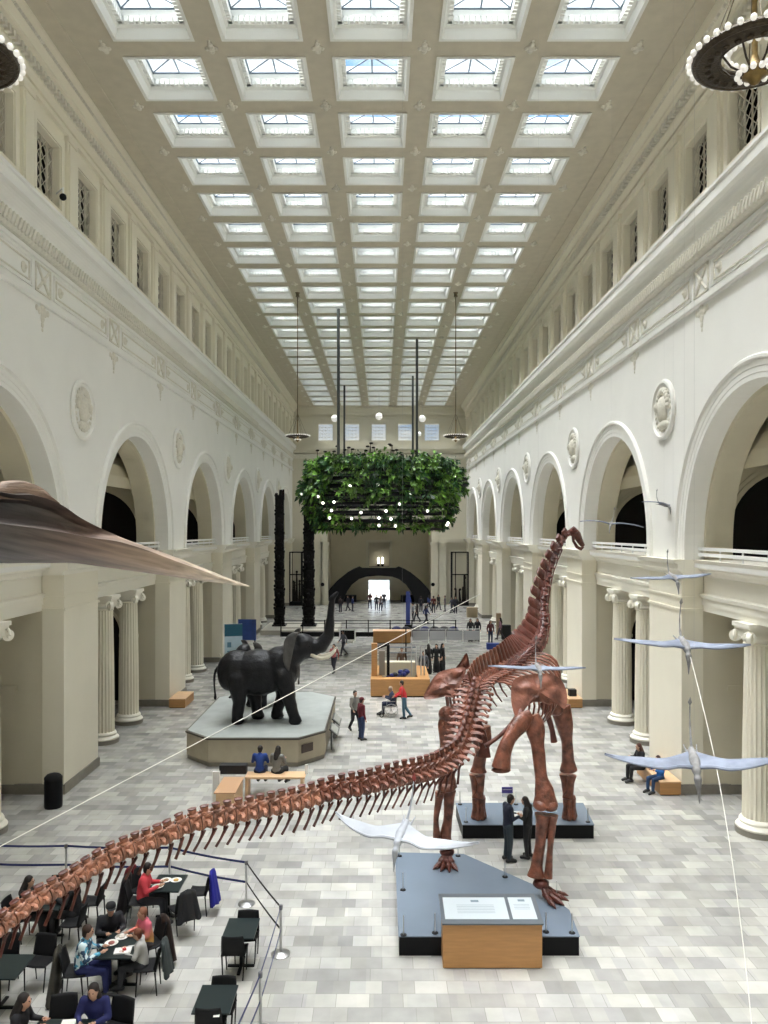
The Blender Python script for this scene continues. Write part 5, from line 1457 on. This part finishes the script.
# left group half behind the tail
table('dark table of the black-clad group behind the tail', -7.0, 16.2, .7, .85)
for (lab, x, y, rz) in (('chair at the left of the black-clad group table', -7.62, 16.05, -pi2), ('chair at the right front of the black-clad group table', -6.35, 15.85, pi2), ('chair at the right back of the black-clad group table', -6.30, 16.75, pi2), ('chair at the back of the black-clad group table', -7.15, 16.9, pi)):
    chair(lab, x, y, rz)
person('person with long dark hair and black coat at the left group table', 'sit', (-7.52,16.15,0), -pi2, None, robe=(.008,.008,.009), style='long')
person('person in black with stretched foot at the right of the left group table', 'sit', (-6.45,16.2,0), pi2, (.01,.01,.012), (.012,.012,.014), style='long')
# bottom group
table('dark table with red paper and white box at the bottom edge', -5.0, 11.92, .9, .7)
chair('chair with rounded back at the bottom edge, left of the white box', -5.22, 12.52, pi+.2); chair('chair at the bottom edge, right of the dark-haired visitor', -4.32, 12.45, pi-.3)
person('dark-haired person in black at the bottom left table, head at the picture edge', 'sit', (-5.72,12.05,0), -pi2, (.01,.01,.012), style='long')
person('person in dark blue sweater at the bottom table beside the white box', 'sit', (-4.62,12.42,0), pi, (.012,.016,.10), style='long')
def flat(name, cat, label, x, y, z, w, d, h, col, rz=0):
    b = MB(); b.obox((0,0,h/2), w, d, h); o = b.build(name, cm(col, .6), None); o.location = (x, y, z); o.rotation_euler.z = rz; return tag(o, label, cat)
flat('paper', 'paper', 'red and white patterned paper on the bottom edge table', -5.2, 11.98, .751, .34, .26, .006, (.62,.10,.12), .1)
flat('food_box', 'box', 'open white food box on the bottom edge table', -4.93, 12.08, .751, .22, .20, .05, (.75,.74,.70), .1)
flat('tray', 'tray', 'white tray with red food on the crowded table', -4.80, 14.24, .751, .30, .20, .02, (.72,.70,.68), .15)
flat('red_snack', 'food', 'small red snack in the white tray of the crowded table', -4.77, 14.24, .772, .07, .05, .03, (.5,.03,.03), .3)
def plate(label, x, y, col=(.72,.68,.60), food=None):
    t = thing('plate', label, 'plate', (x, y, .751))
    b = MB(); b.lathe([(.07,0),(.12,.018),(.125,.02),(.06,.006)], n=20); b.build('dish', cm((.75,.74,.70), .4), t)
    if food: b = MB(); b.ball((0,0,.02), .06, 10, 6, (1,1,.4)); b.build('food', cm(food, .7), t)
plate('white plate with yellow food near the blue coat', -4.58, 17.10, food=(.5,.3,.08)); plate('white plate in front of the person in the red shirt', -4.90, 16.80, food=(.45,.35,.2)); plate('white plate in the middle of the plate table', -4.80, 17.10, food=(.3,.2,.1))
plate('round white plate at the back of the crowded table', -4.98, 14.72, food=(.6,.55,.5)); plate('white bowl by the black-capped visitor', -5.10, 14.50, food=(.3,.1,.08))

# ================================================================ belt posts
def post_meshes():
    b = MB(); b.lathe([(.19,0),(.195,.015),(.17,.03),(.05,.05),(.03,.06)], n=28); base = b.mesh('base', M['steel'], True)
    b = MB(); b.tube([(0,0,.04),(0,0,.93)], .028, 12); pole = b.mesh('pole', M['steel'], True)
    b = MB(); b.lathe([(.036,.90),(.040,.92),(.040,.99),(.03,1.0)], n=14); cap = b.mesh('belt_head', mat('grey cap', (.16,.16,.17), .4), True)
    return base, pole, cap
sb_, sp2, sc2 = post_meshes()
posts = {'O': (-9.9, 18.6), 'A': (-7.6, 18.5), 'B': (-5.08, 18.4), 'C': (-3.10, 17.58), 'D': (-2.04, 15.5), 'E': (-2.08, 13.15), 'F': (-2.35, 10.6)}
plab = {'O': 'beyond the left edge', 'A': 'above the left group, behind the tail', 'B': 'behind the plate table', 'C': 'at the bend right of the blue coat', 'D': 'at the outer corner beside the empty table', 'E': 'at the bottom edge beside the empty tables', 'F': 'below the bottom edge'}
belts = [('O','A',True,True), ('A','B',True,True), ('B','C',True,True), ('C','D',True,True), ('D','E',True,True), ('E','F',True,True)]
for k, (x, y) in posts.items():
    if k in 'OF': 
        pass
    t = thing('belt_post', f'steel belt barrier post {plab[k]}', 'post', (x, y, 0), group='steel belt posts')
    link('base', sb_, t); link('pole', sp2, t); link('belt_head', sc2, t)
    for (a, c, up, lo) in belts:
        if a != k: continue
        x2, y2 = posts[c]
        d = Vector((x2-x, y2-y, 0)); n_ = d.normalized(); pr = Vector((-n_.y, n_.x, 0))*.004
        for zc, on in ((.95, up), (.50, lo)):
            if not on: continue
            b = MB()
            def fn(u, v, zc=zc, d=d, n_=n_, pr=pr): q = n_*.03 + d*u*(1-.06/d.length); return (q.x, q.y, zc - .03*sin(pi*u) + (v-.5)*.052)
            b.grid(fn, 10, 1); o = b.build('belt', M['bluebelt'] if k not in 'C' else M['black'], t); m = o.modifiers.new('s','SOLIDIFY'); m.thickness = .004
# ================================================================ benches, bin, pale bench table
def box_bench(label, x0, x1, y0, y1, h=.45):
    t = thing('bench', label, 'bench', ((x0+x1)/2, (y0+y1)/2, 0), group='wooden box benches'); a, c = (x1-x0)/2, (y1-y0)/2
    b = MB(); b.box(-a, a, -c, c, .03, h-.04); b.build('body', M['wood'], t)
    b = MB(); b.box(-a-.01, a+.01, -c-.01, c+.01, h-.04, h); b.build('seat', M['woodl'], t)
    b = MB(); b.box(-a+.03, a-.03, -c+.03, c-.03, 0, .03); b.build('plinth', M['black'], t)
box_bench('wooden box bench by the right pier with two seated visitors', 8.95, 9.62, 24.75, 27.0)
box_bench('wooden box bench by the second right pier beyond the skeleton', 8.95, 9.62, 36.9, 39.2)
box_bench('small wooden box bench by the second left pier', -10.22, -9.45, 36.9, 38.6)
flat('speaker_box', 'box', 'small black box on the right bench beyond the skeleton', 9.3, 37.6, .451, .35, .35, .32, (.01,.01,.01))
t = thing('waste_bin', 'black round waste bin against the nearest left pier', 'bin', (-10.15,23.75,0))
b = MB(); b.lathe([(.26,0),(.27,.05),(.27,.80),(.25,.86)], n=24); b.build('body', M['black'], t, True)
b = MB(); b.lathe([(.27,.86),(.27,.92),(.20,1.0),(.12,1.03),(0,1.04)], n=24); b.build('lid', M['blackm'], t, True)
t = thing('bench_table', 'long pale wooden bench table with two people sitting on it behind the tail', 'bench', (0,0,0))
b = MB(); b.box(-4.35,-2.45,24.35,24.95,.66,.72); b.build('seat', M['woodl'], t)
for x in (-4.3,-2.55): b = MB(); b.box(x-.04,x+.04,24.38,24.92,0,.66); b.build('leg', M['woodl'], t)
t = thing('counter', 'pale wooden counter with a black tray left of the bench table', 'counter', (0,0,0))
b = MB(); b.box(-4.95,-4.40,22.9,24.3,0.0,.70); b.build('body', M['woodl'], t)
b = MB(); b.box(-5.0,-4.36,22.86,24.34,.70,.74); b.build('top', mat('tan top', (.50,.30,.17), .5), t)
flat('display_tray', 'tray', 'black tray with items at the back of the pale counter', -4.75, 24.6, .78, .85, .3, .28, (.01,.01,.012))
flat('small_sign', 'sign', 'small white sign stand left of the pale counter', -5.15, 23.9, 0, .22, .10, 1.05, (.75,.74,.72))
flat('small_sign', 'sign', 'small white sign at the right end of the bench table', -2.42, 24.7, .721, .10, .06, .3, (.75,.74,.72))

# ================================================================ mid-hall kiosk
t = thing('kiosk', 'square wooden kiosk counter with posts in the middle of the hall', 'kiosk', (0,0,0))
def part(nm, x0, x1, y0, y1, z0, z1, m, par=None, **k):
    b = MB(); b.box(x0,x1,y0,y1,z0,z1); return b.build(nm, m, par or t, **k)
part('counter', -.58, 2.45, 39.3, 39.9, .06, .92, M['wood']); part('plinth', -.55, 2.42, 39.35, 39.85, 0, .06, M['black'])
part('counter', -.58, .0, 39.9, 43.3, .06, .92, M['wood']); part('counter', 1.85, 2.45, 39.9, 43.3, .06, .92, M['wood']); part('counter', .0, 1.85, 42.7, 43.3, .0, 1.2, M['aisle'])
part('pillar', -.55, -.25, 40.2, 40.6, .92, 2.6, M['wood']); part('pillar', -.15, .15, 40.4, 40.7, .92, 2.2, mat('grey pillar', (.25,.23,.2), .5)); part('pillar', .25, .40, 40.4, 40.6, .92, 2.5, M['black'])
for x in (1.55, 1.78, 2.05, 2.22): 
    b = MB(); b.tube([(x,40.4,.92),(x,40.4,2.45)], .03, 6); b.build('post', M['steel'], t)
b = MB(); b.tube([(.35,42.6,2.05),(1.9,42.6,2.05)], .03, 6); b.tube([(.35,42.6,1.75),(1.9,42.6,1.75)], .025, 6); b.build('rail', M['barmetal'], t)
b = MB(); b.tube([(1.35,43.35,0),(1.35,43.35,3.0)], .03, 6); b.build('pole', M['black'], t)
b = MB(); b.obox((-.05,41.0,2.35), .9,.4,.12, Euler((0,-.35,0))); b.build('screen', M['black'], t)
for k in range(26):
    pass
for k in range(14):
    x, y = .35+R.random()*1.0, 40.3+R.random()*1.2
    b = MB(); b.ball((x,y,.72+.25*R.random()), .17, 8, 6, (1,1,.7)); o = b.build('cushion', cm((.015,.02,.13), .8) if k % 3 else cm((.03,.03,.035), .8), None)
    tag(o, 'dark blue bundled goods heaped inside the wooden kiosk', 'goods', 'dark blue goods in the kiosk')
# wooden box desk and barriers beyond
t = thing('wooden_desk', 'orange wooden desk box in front of the black railing', 'desk', (0,0,0))
part('body', -.66, 2.15, 58.0, 59.0, .05, .88, M['wood']); part('top', -.70, 2.19, 57.95, 59.05, .88, .93, M['woodl']); part('plinth', -.6, 2.1, 58.05, 58.95, 0, .05, M['black'])
t = thing('framed_screen', 'white framed dark screen left of the orange desk', 'screen', (0,0,0))
part('frame', -3.25, -2.0, 58.4, 58.5, .15, 1.02, M['white']); part('screen', -3.15, -2.1, 58.37, 58.4, .25, .92, M['black']); part('foot', -3.0, -2.2, 58.2, 58.7, 0, .15, M['white'])
t = thing('white_barrier', 'white barrier panels right of the orange desk', 'barrier', (0,0,0))
for k in range(4):
    x0 = 2.25 + k*1.30
    part('panel', x0+.06, x0+1.24, 58.42, 58.46, .18, .90, mat('barrier mesh', (.52,.53,.56), .6)) 
    b = MB(); b.tube([(x0,58.44,0),(x0,58.44,1.02),(x0+1.28,58.44,1.02),(x0+1.28,58.44,0)], .03, 6); b.build('frame', M['white'], t)
t = thing('black_railing', 'long black railing with rails across the hall before the totem poles', 'railing', (0,0,0))
xs_ = [-8.1 + k*1.75 for k in range(9)]
for x in xs_: b = MB(); b.box(x-.04, x+.04, 67.6-6, 67.68-6, 0, 1.35); b.build('post', M['black'], t)
for z in (.35,.7,1.05,1.3): b = MB(); b.box(xs_[0], xs_[-1], 61.62, 61.66, z-.02, z+.02); b.build('rail', M['black'], t)
part('kick_board', xs_[0], xs_[-1]+.0, 61.7, 61.8, .0, .34, M['black'])
for k, x in enumerate([xs_[4]+.1, xs_[5]-.2]):
    pass
# dark planters / seats right of the railing
for k in range(7):
    x = 1.2 + k*.78
    b = MB(); b.ball((x, 63.2, .33), .42, 10, 8, (1,.8,.75)); o = b.build('bean_bag', cm((.015,.02,.09) if k % 3 == 0 else (.012,.012,.02), .8), None)
    tag(o, f'dark soft seat in the row behind the black railing, {ORD[k]} from the left', 'seat', 'dark soft seats behind the railing')
t = thing('blue_sign', 'tall narrow blue sign beside the blue-clad visitor at the far end', 'sign', (0,0,0))
q = at(408,628); part('panel', q[0]-.18, q[0]+.18, q[1], q[1]+.06, .3, 3.2, mat('sign blue', (.03,.05,.22), .5)); part('base', q[0]-.3, q[0]+.3, q[1]-.2, q[1]+.26, 0, .3, M['black'])
flat('crate', 'crate', 'pale wooden crate at the far right before the display case', *at(472,617)[:2], 0, 1.0, .8, .95, (.30,.24,.15))
flat('blue_crate', 'crate', 'blue crate at the feet of the visitor in dark red', *at(493,649)[:2], 0, .9, .5, .42, (.02,.05,.25))
flat('stand_box', 'stand', 'tan display stand by the third right pier', *at(500,634.5)[:2], 0, .6, .5, 1.75, (.28,.20,.13))
flat('black_bin', 'bin', 'black box bin between the right piers far down the hall', *at(506,639)[:2], 0, .7, .5, 1.1, (.01,.01,.01))
# blue exhibition panels behind the elephants
t = thing('exhibition_panel', 'large white and teal exhibition panel behind the elephants', 'panel', (-8.6,45.0,0), .25)
part('board', -.62,.42,-.05,.05,.0,3.05, mat('panel pale', (.42,.56,.66), .5, var=.2, vscale=1)); part('header', -.62,.42,-.07,-.05,2.35,3.05, mat('panel teal', (.01,.10,.17), .5))
for k in range(7): part('picture', -.45+.3*(k%3), -.22+.3*(k%3), -.06,-.05, .7+.5*(k//3), 1.0+.5*(k//3), mat('panel picture', (.08,.2,.3), .5))
part('frame', -.66,-.60,-.07,.07,0,3.08, M['white'])
t = thing('exhibition_panel', 'smaller dark blue exhibition panel right of the teal one', 'panel', (-8.25,46.5,0), -.1)
part('board', -.45,.65,-.05,.05,1.9,3.15, mat('panel blue', (.02,.05,.20), .5, var=.3, vscale=1.5)); part('leg', -.40,-.34,-.03,.03,0,1.9, M['black']); part('leg', .55,.61,-.03,.03,0,1.9, M['black'])
# ================================================================ end of the hall: bridge stairway, cases
t = thing('stairway', 'black arched double stairway with bridge at the far end', 'stairway', (0,0,0))
YS_ = 89.6; sc_ = YS_/FX
def ep(px, py): return ((px-CX)*sc_, H-(py-CY)*sc_)
outer = [ep(*q) for q in [(323.5,603),(325.5,596),(330,588.5),(337,581),(347,573),(353,569.5),(359,567),(362,568.5),(396,568.5),(399,567),(405,569.5),(411,573),(421,581),(428,588.5),(432.5,596),(434.5,603)]]
inner = [ep(*q) for q in [(415,603),(414,598),(411,591.5),(406,584.5),(399,579),(392,576.5),(379,575.5),(366,576.5),(359,579),(352,584.5),(347,591.5),(344,598),(343,603)]]
def strip(y0, y1):
    b = MB(); poly = outer + inner
    n = len(outer); m = len(inner)
    vs = [(x, y0, max(z,.0)) for x, z in poly] + [(x, y1, max(z,.0)) for x, z in poly]; N = len(poly)
    fs = []
    # quads between outer i and inner counterpart
    inn = inner[::-1]
    for i in range(n-1):
        a = i; b_ = i+1; ia = min(m-1, round(i*(m-1)/(n-1))); ib = min(m-1, round((i+1)*(m-1)/(n-1)))
        ja, jb = n + (m-1-ia), n + (m-1-ib)
        for o in (0, N):
            f = [a+o, b_+o, jb+o, ja+o] if ja != jb else [a+o, b_+o, jb+o]
            fs.append(tuple(f))
    for i in range(N): fs.append((i, (i+1) % N, N+(i+1) % N, N+i))
    b.add(vs, fs); return b
strip(89.2, 89.4).build('parapet', M['blackm'], t); strip(91.2, 91.4).build('parapet', M['blackm'], t)
b = MB(); inn = inner
for i in range(len(inn)-1):
    (x0,z0),(x1,z1) = inn[i], inn[i+1]
    b.add([(x0,89.4,max(z0,0)+.05),(x1,89.4,max(z1,0)+.05),(x1,91.2,max(z1,0)+.05),(x0,91.2,max(z0,0)+.05),(x0,89.4,max(z0,0)+.25),(x1,89.4,max(z1,0)+.25),(x1,91.2,max(z1,0)+.25),(x0,91.2,max(z0,0)+.25)], [(0,3,2,1),(4,5,6,7),(0,1,5,4),(1,2,6,5),(2,3,7,6),(3,0,4,7)])
b.build('steps', M['blackm'], t)
for k, (px, w_) in enumerate(((348,'left'),(409,'right'))):
    x = ep(px,0)[0]; b = MB(); b.box(x-.9,x+.9,91.6,92.6,0,.75)
    tag(b.build('sofa_bench', M['blackm'], None), f'black bench under the {w_} half of the stairway arch', 'bench', 'black benches under the stairway')
for k, (px, w_) in enumerate(((378.5,'left'),(382.5,'right'))):
    p = P(px, 562, YB+1.3); b = MB(); b.lathe([(.10,0),(.12,.1),(.10,.75),(.04,.8)], n=10); o = b.build('lamp', mat('lit lamp', (.9,.9,.8), .5, emit=(1,.97,.85), estr=1.6), None); o.location = (p.x, p.y, uz0+.35)
    tag(o, f'small lit white lamp in the upper doorway, {w_} of two', 'lamp', 'lamps in the upper doorway')
    b = MB(); b.box(-.15,.15,-.15,.15,0,.35); o2 = b.build('pedestal', M['blackm'], None); o2.location = (p.x, p.y, uz0); tag(o2, f'black pedestal under the {w_} doorway lamp', 'pedestal', 'lamp pedestals in the upper doorway')
def case(px0, px1, label):
    x0, x1 = (px0-CX)*88/FX, (px1-CX)*88/FX; zt_ = H-(551.5-CY)*88/FX
    t = thing('display_case', label, 'display case', ((x0+x1)/2, 87.3, 0)); a = (x1-x0)/2
    for (x, y) in ((-a,-.4),(a,-.4),(-a,.4),(a,.4)): b = MB(); b.box(x-.07,x+.07,y-.07,y+.07,0,zt_); b.build('post', M['blackm'], t)
    b = MB(); b.box(-a,a,-.47,.47,zt_-.12,zt_); b.build('top', M['blackm'], t); b = MB(); b.box(-a,a,-.47,.47,0,.45); b.build('base', M['blackm'], t)
    b = MB(); b.box(-a,a,-.46,-.40,H-(574-CY)*.1144-.06,H-(574-CY)*.1144+.06); b.build('cross_bar', M['blackm'], t)
    b = MB(); b.box(-a*.6,-a*.5,-.44,-.40,.45,zt_); b.build('cross_bar', M['blackm'], t)
    b = MB(); 
    for k in range(9): 
        xx = R.uniform(-a*.7, a*.7); hh = R.uniform(1.0, 3.6)*(1 if k else 1.3); b.tube([(xx,.1,.45),(xx+R.uniform(-.1,.1),.1,.45+hh)], [.16,.07], 6); b.ball((xx,.1,.45+hh), .14, 8, 6)
    b.build('figure', M['brown'], t, kind='stuff')
case(451, 467, 'tall dark framed display case with figures at the far right'); case(291, 302.5, 'tall dark framed display case at the far left behind the totem poles')
for i, (px, py) in enumerate(((322.5,584.5),(433,584.5))):
    p = P(px, py, 87.6); b = MB(); b.ball((0,0,0), .22, 10, 8); b.tube([(0,0,0),(0,.45,0)], .05, 6)
    o = b.build('wall_lantern', M['black'], None); o.location = p; tag(o, f'small black wall lantern on the end wall pilaster, {("left","right")[i]} of the stairway', 'lantern', 'wall lanterns')
sgm = MB(); x0 = (368.5-CX)*S; x1 = (388.5-CX)*S
# ================================================================ camera, light, world
cam_d = bpy.data.cameras.new('camera'); cam = bpy.data.objects.new('camera', cam_d); COL.objects.link(cam)
cam.location = (0, 0, H); cam.rotation_euler = (pi/2, 0, 0)
cam_d.sensor_fit = 'VERTICAL'; cam_d.sensor_height = 36.0; cam_d.sensor_width = 27.0
cam_d.lens = 36.0*FX/1024
cam_d.shift_x = (384-CX)/1024; cam_d.shift_y = (CY-512)/1024
cam_d.clip_end = 500; cam_d.clip_start = .05
scene.camera = cam
w = bpy.data.worlds.new('sky'); scene.world = w; w.use_nodes = True; nt = w.node_tree
bg = nt.nodes['Background']
tc = nt.nodes.new('ShaderNodeTexCoord'); n = nt.nodes.new('ShaderNodeTexNoise'); mp = nt.nodes.new('ShaderNodeMapping')
mp.inputs['Scale'].default_value = (3, 3, 6)
nt.links.new(tc.outputs['Generated'], mp.inputs[0]); nt.links.new(mp.outputs[0], n.inputs['Vector'])
n.inputs['Scale'].default_value = 2.2; n.inputs['Detail'].default_value = 6
cr = nt.nodes.new('ShaderNodeValToRGB'); cr.color_ramp.elements[0].position = .36; cr.color_ramp.elements[1].position = .52
cr.color_ramp.elements[0].color = (.22,.48,.85,1); cr.color_ramp.elements[1].color = (.90,.97,1.0,1)
nt.links.new(n.outputs[0], cr.inputs[0]); nt.links.new(cr.outputs[0], bg.inputs[0]); bg.inputs[1].default_value = WORLD_S
sun_d = bpy.data.lights.new('sun', 'SUN'); sun = bpy.data.objects.new('sun', sun_d); COL.objects.link(sun)
sun_d.energy = SUN_S; sun_d.angle = radians(58); sun_d.color = (1.0, .995, .975)
sun.rotation_euler = (radians(-6), radians(-11), 0)
scene.view_settings.view_transform = 'Standard'; scene.view_settings.look = 'None'
scene.view_settings.gamma = 1; scene.view_settings.use_curve_mapping = False
scene.view_settings.exposure = EXPO
c = scene.cycles
c.use_denoising = True; c.max_bounces = 7; c.diffuse_bounces = 6; c.glossy_bounces = 3; c.transparent_max_bounces = 8
c.sample_clamp_indirect = 6.0; c.caustics_reflective = False; c.caustics_refractive = False
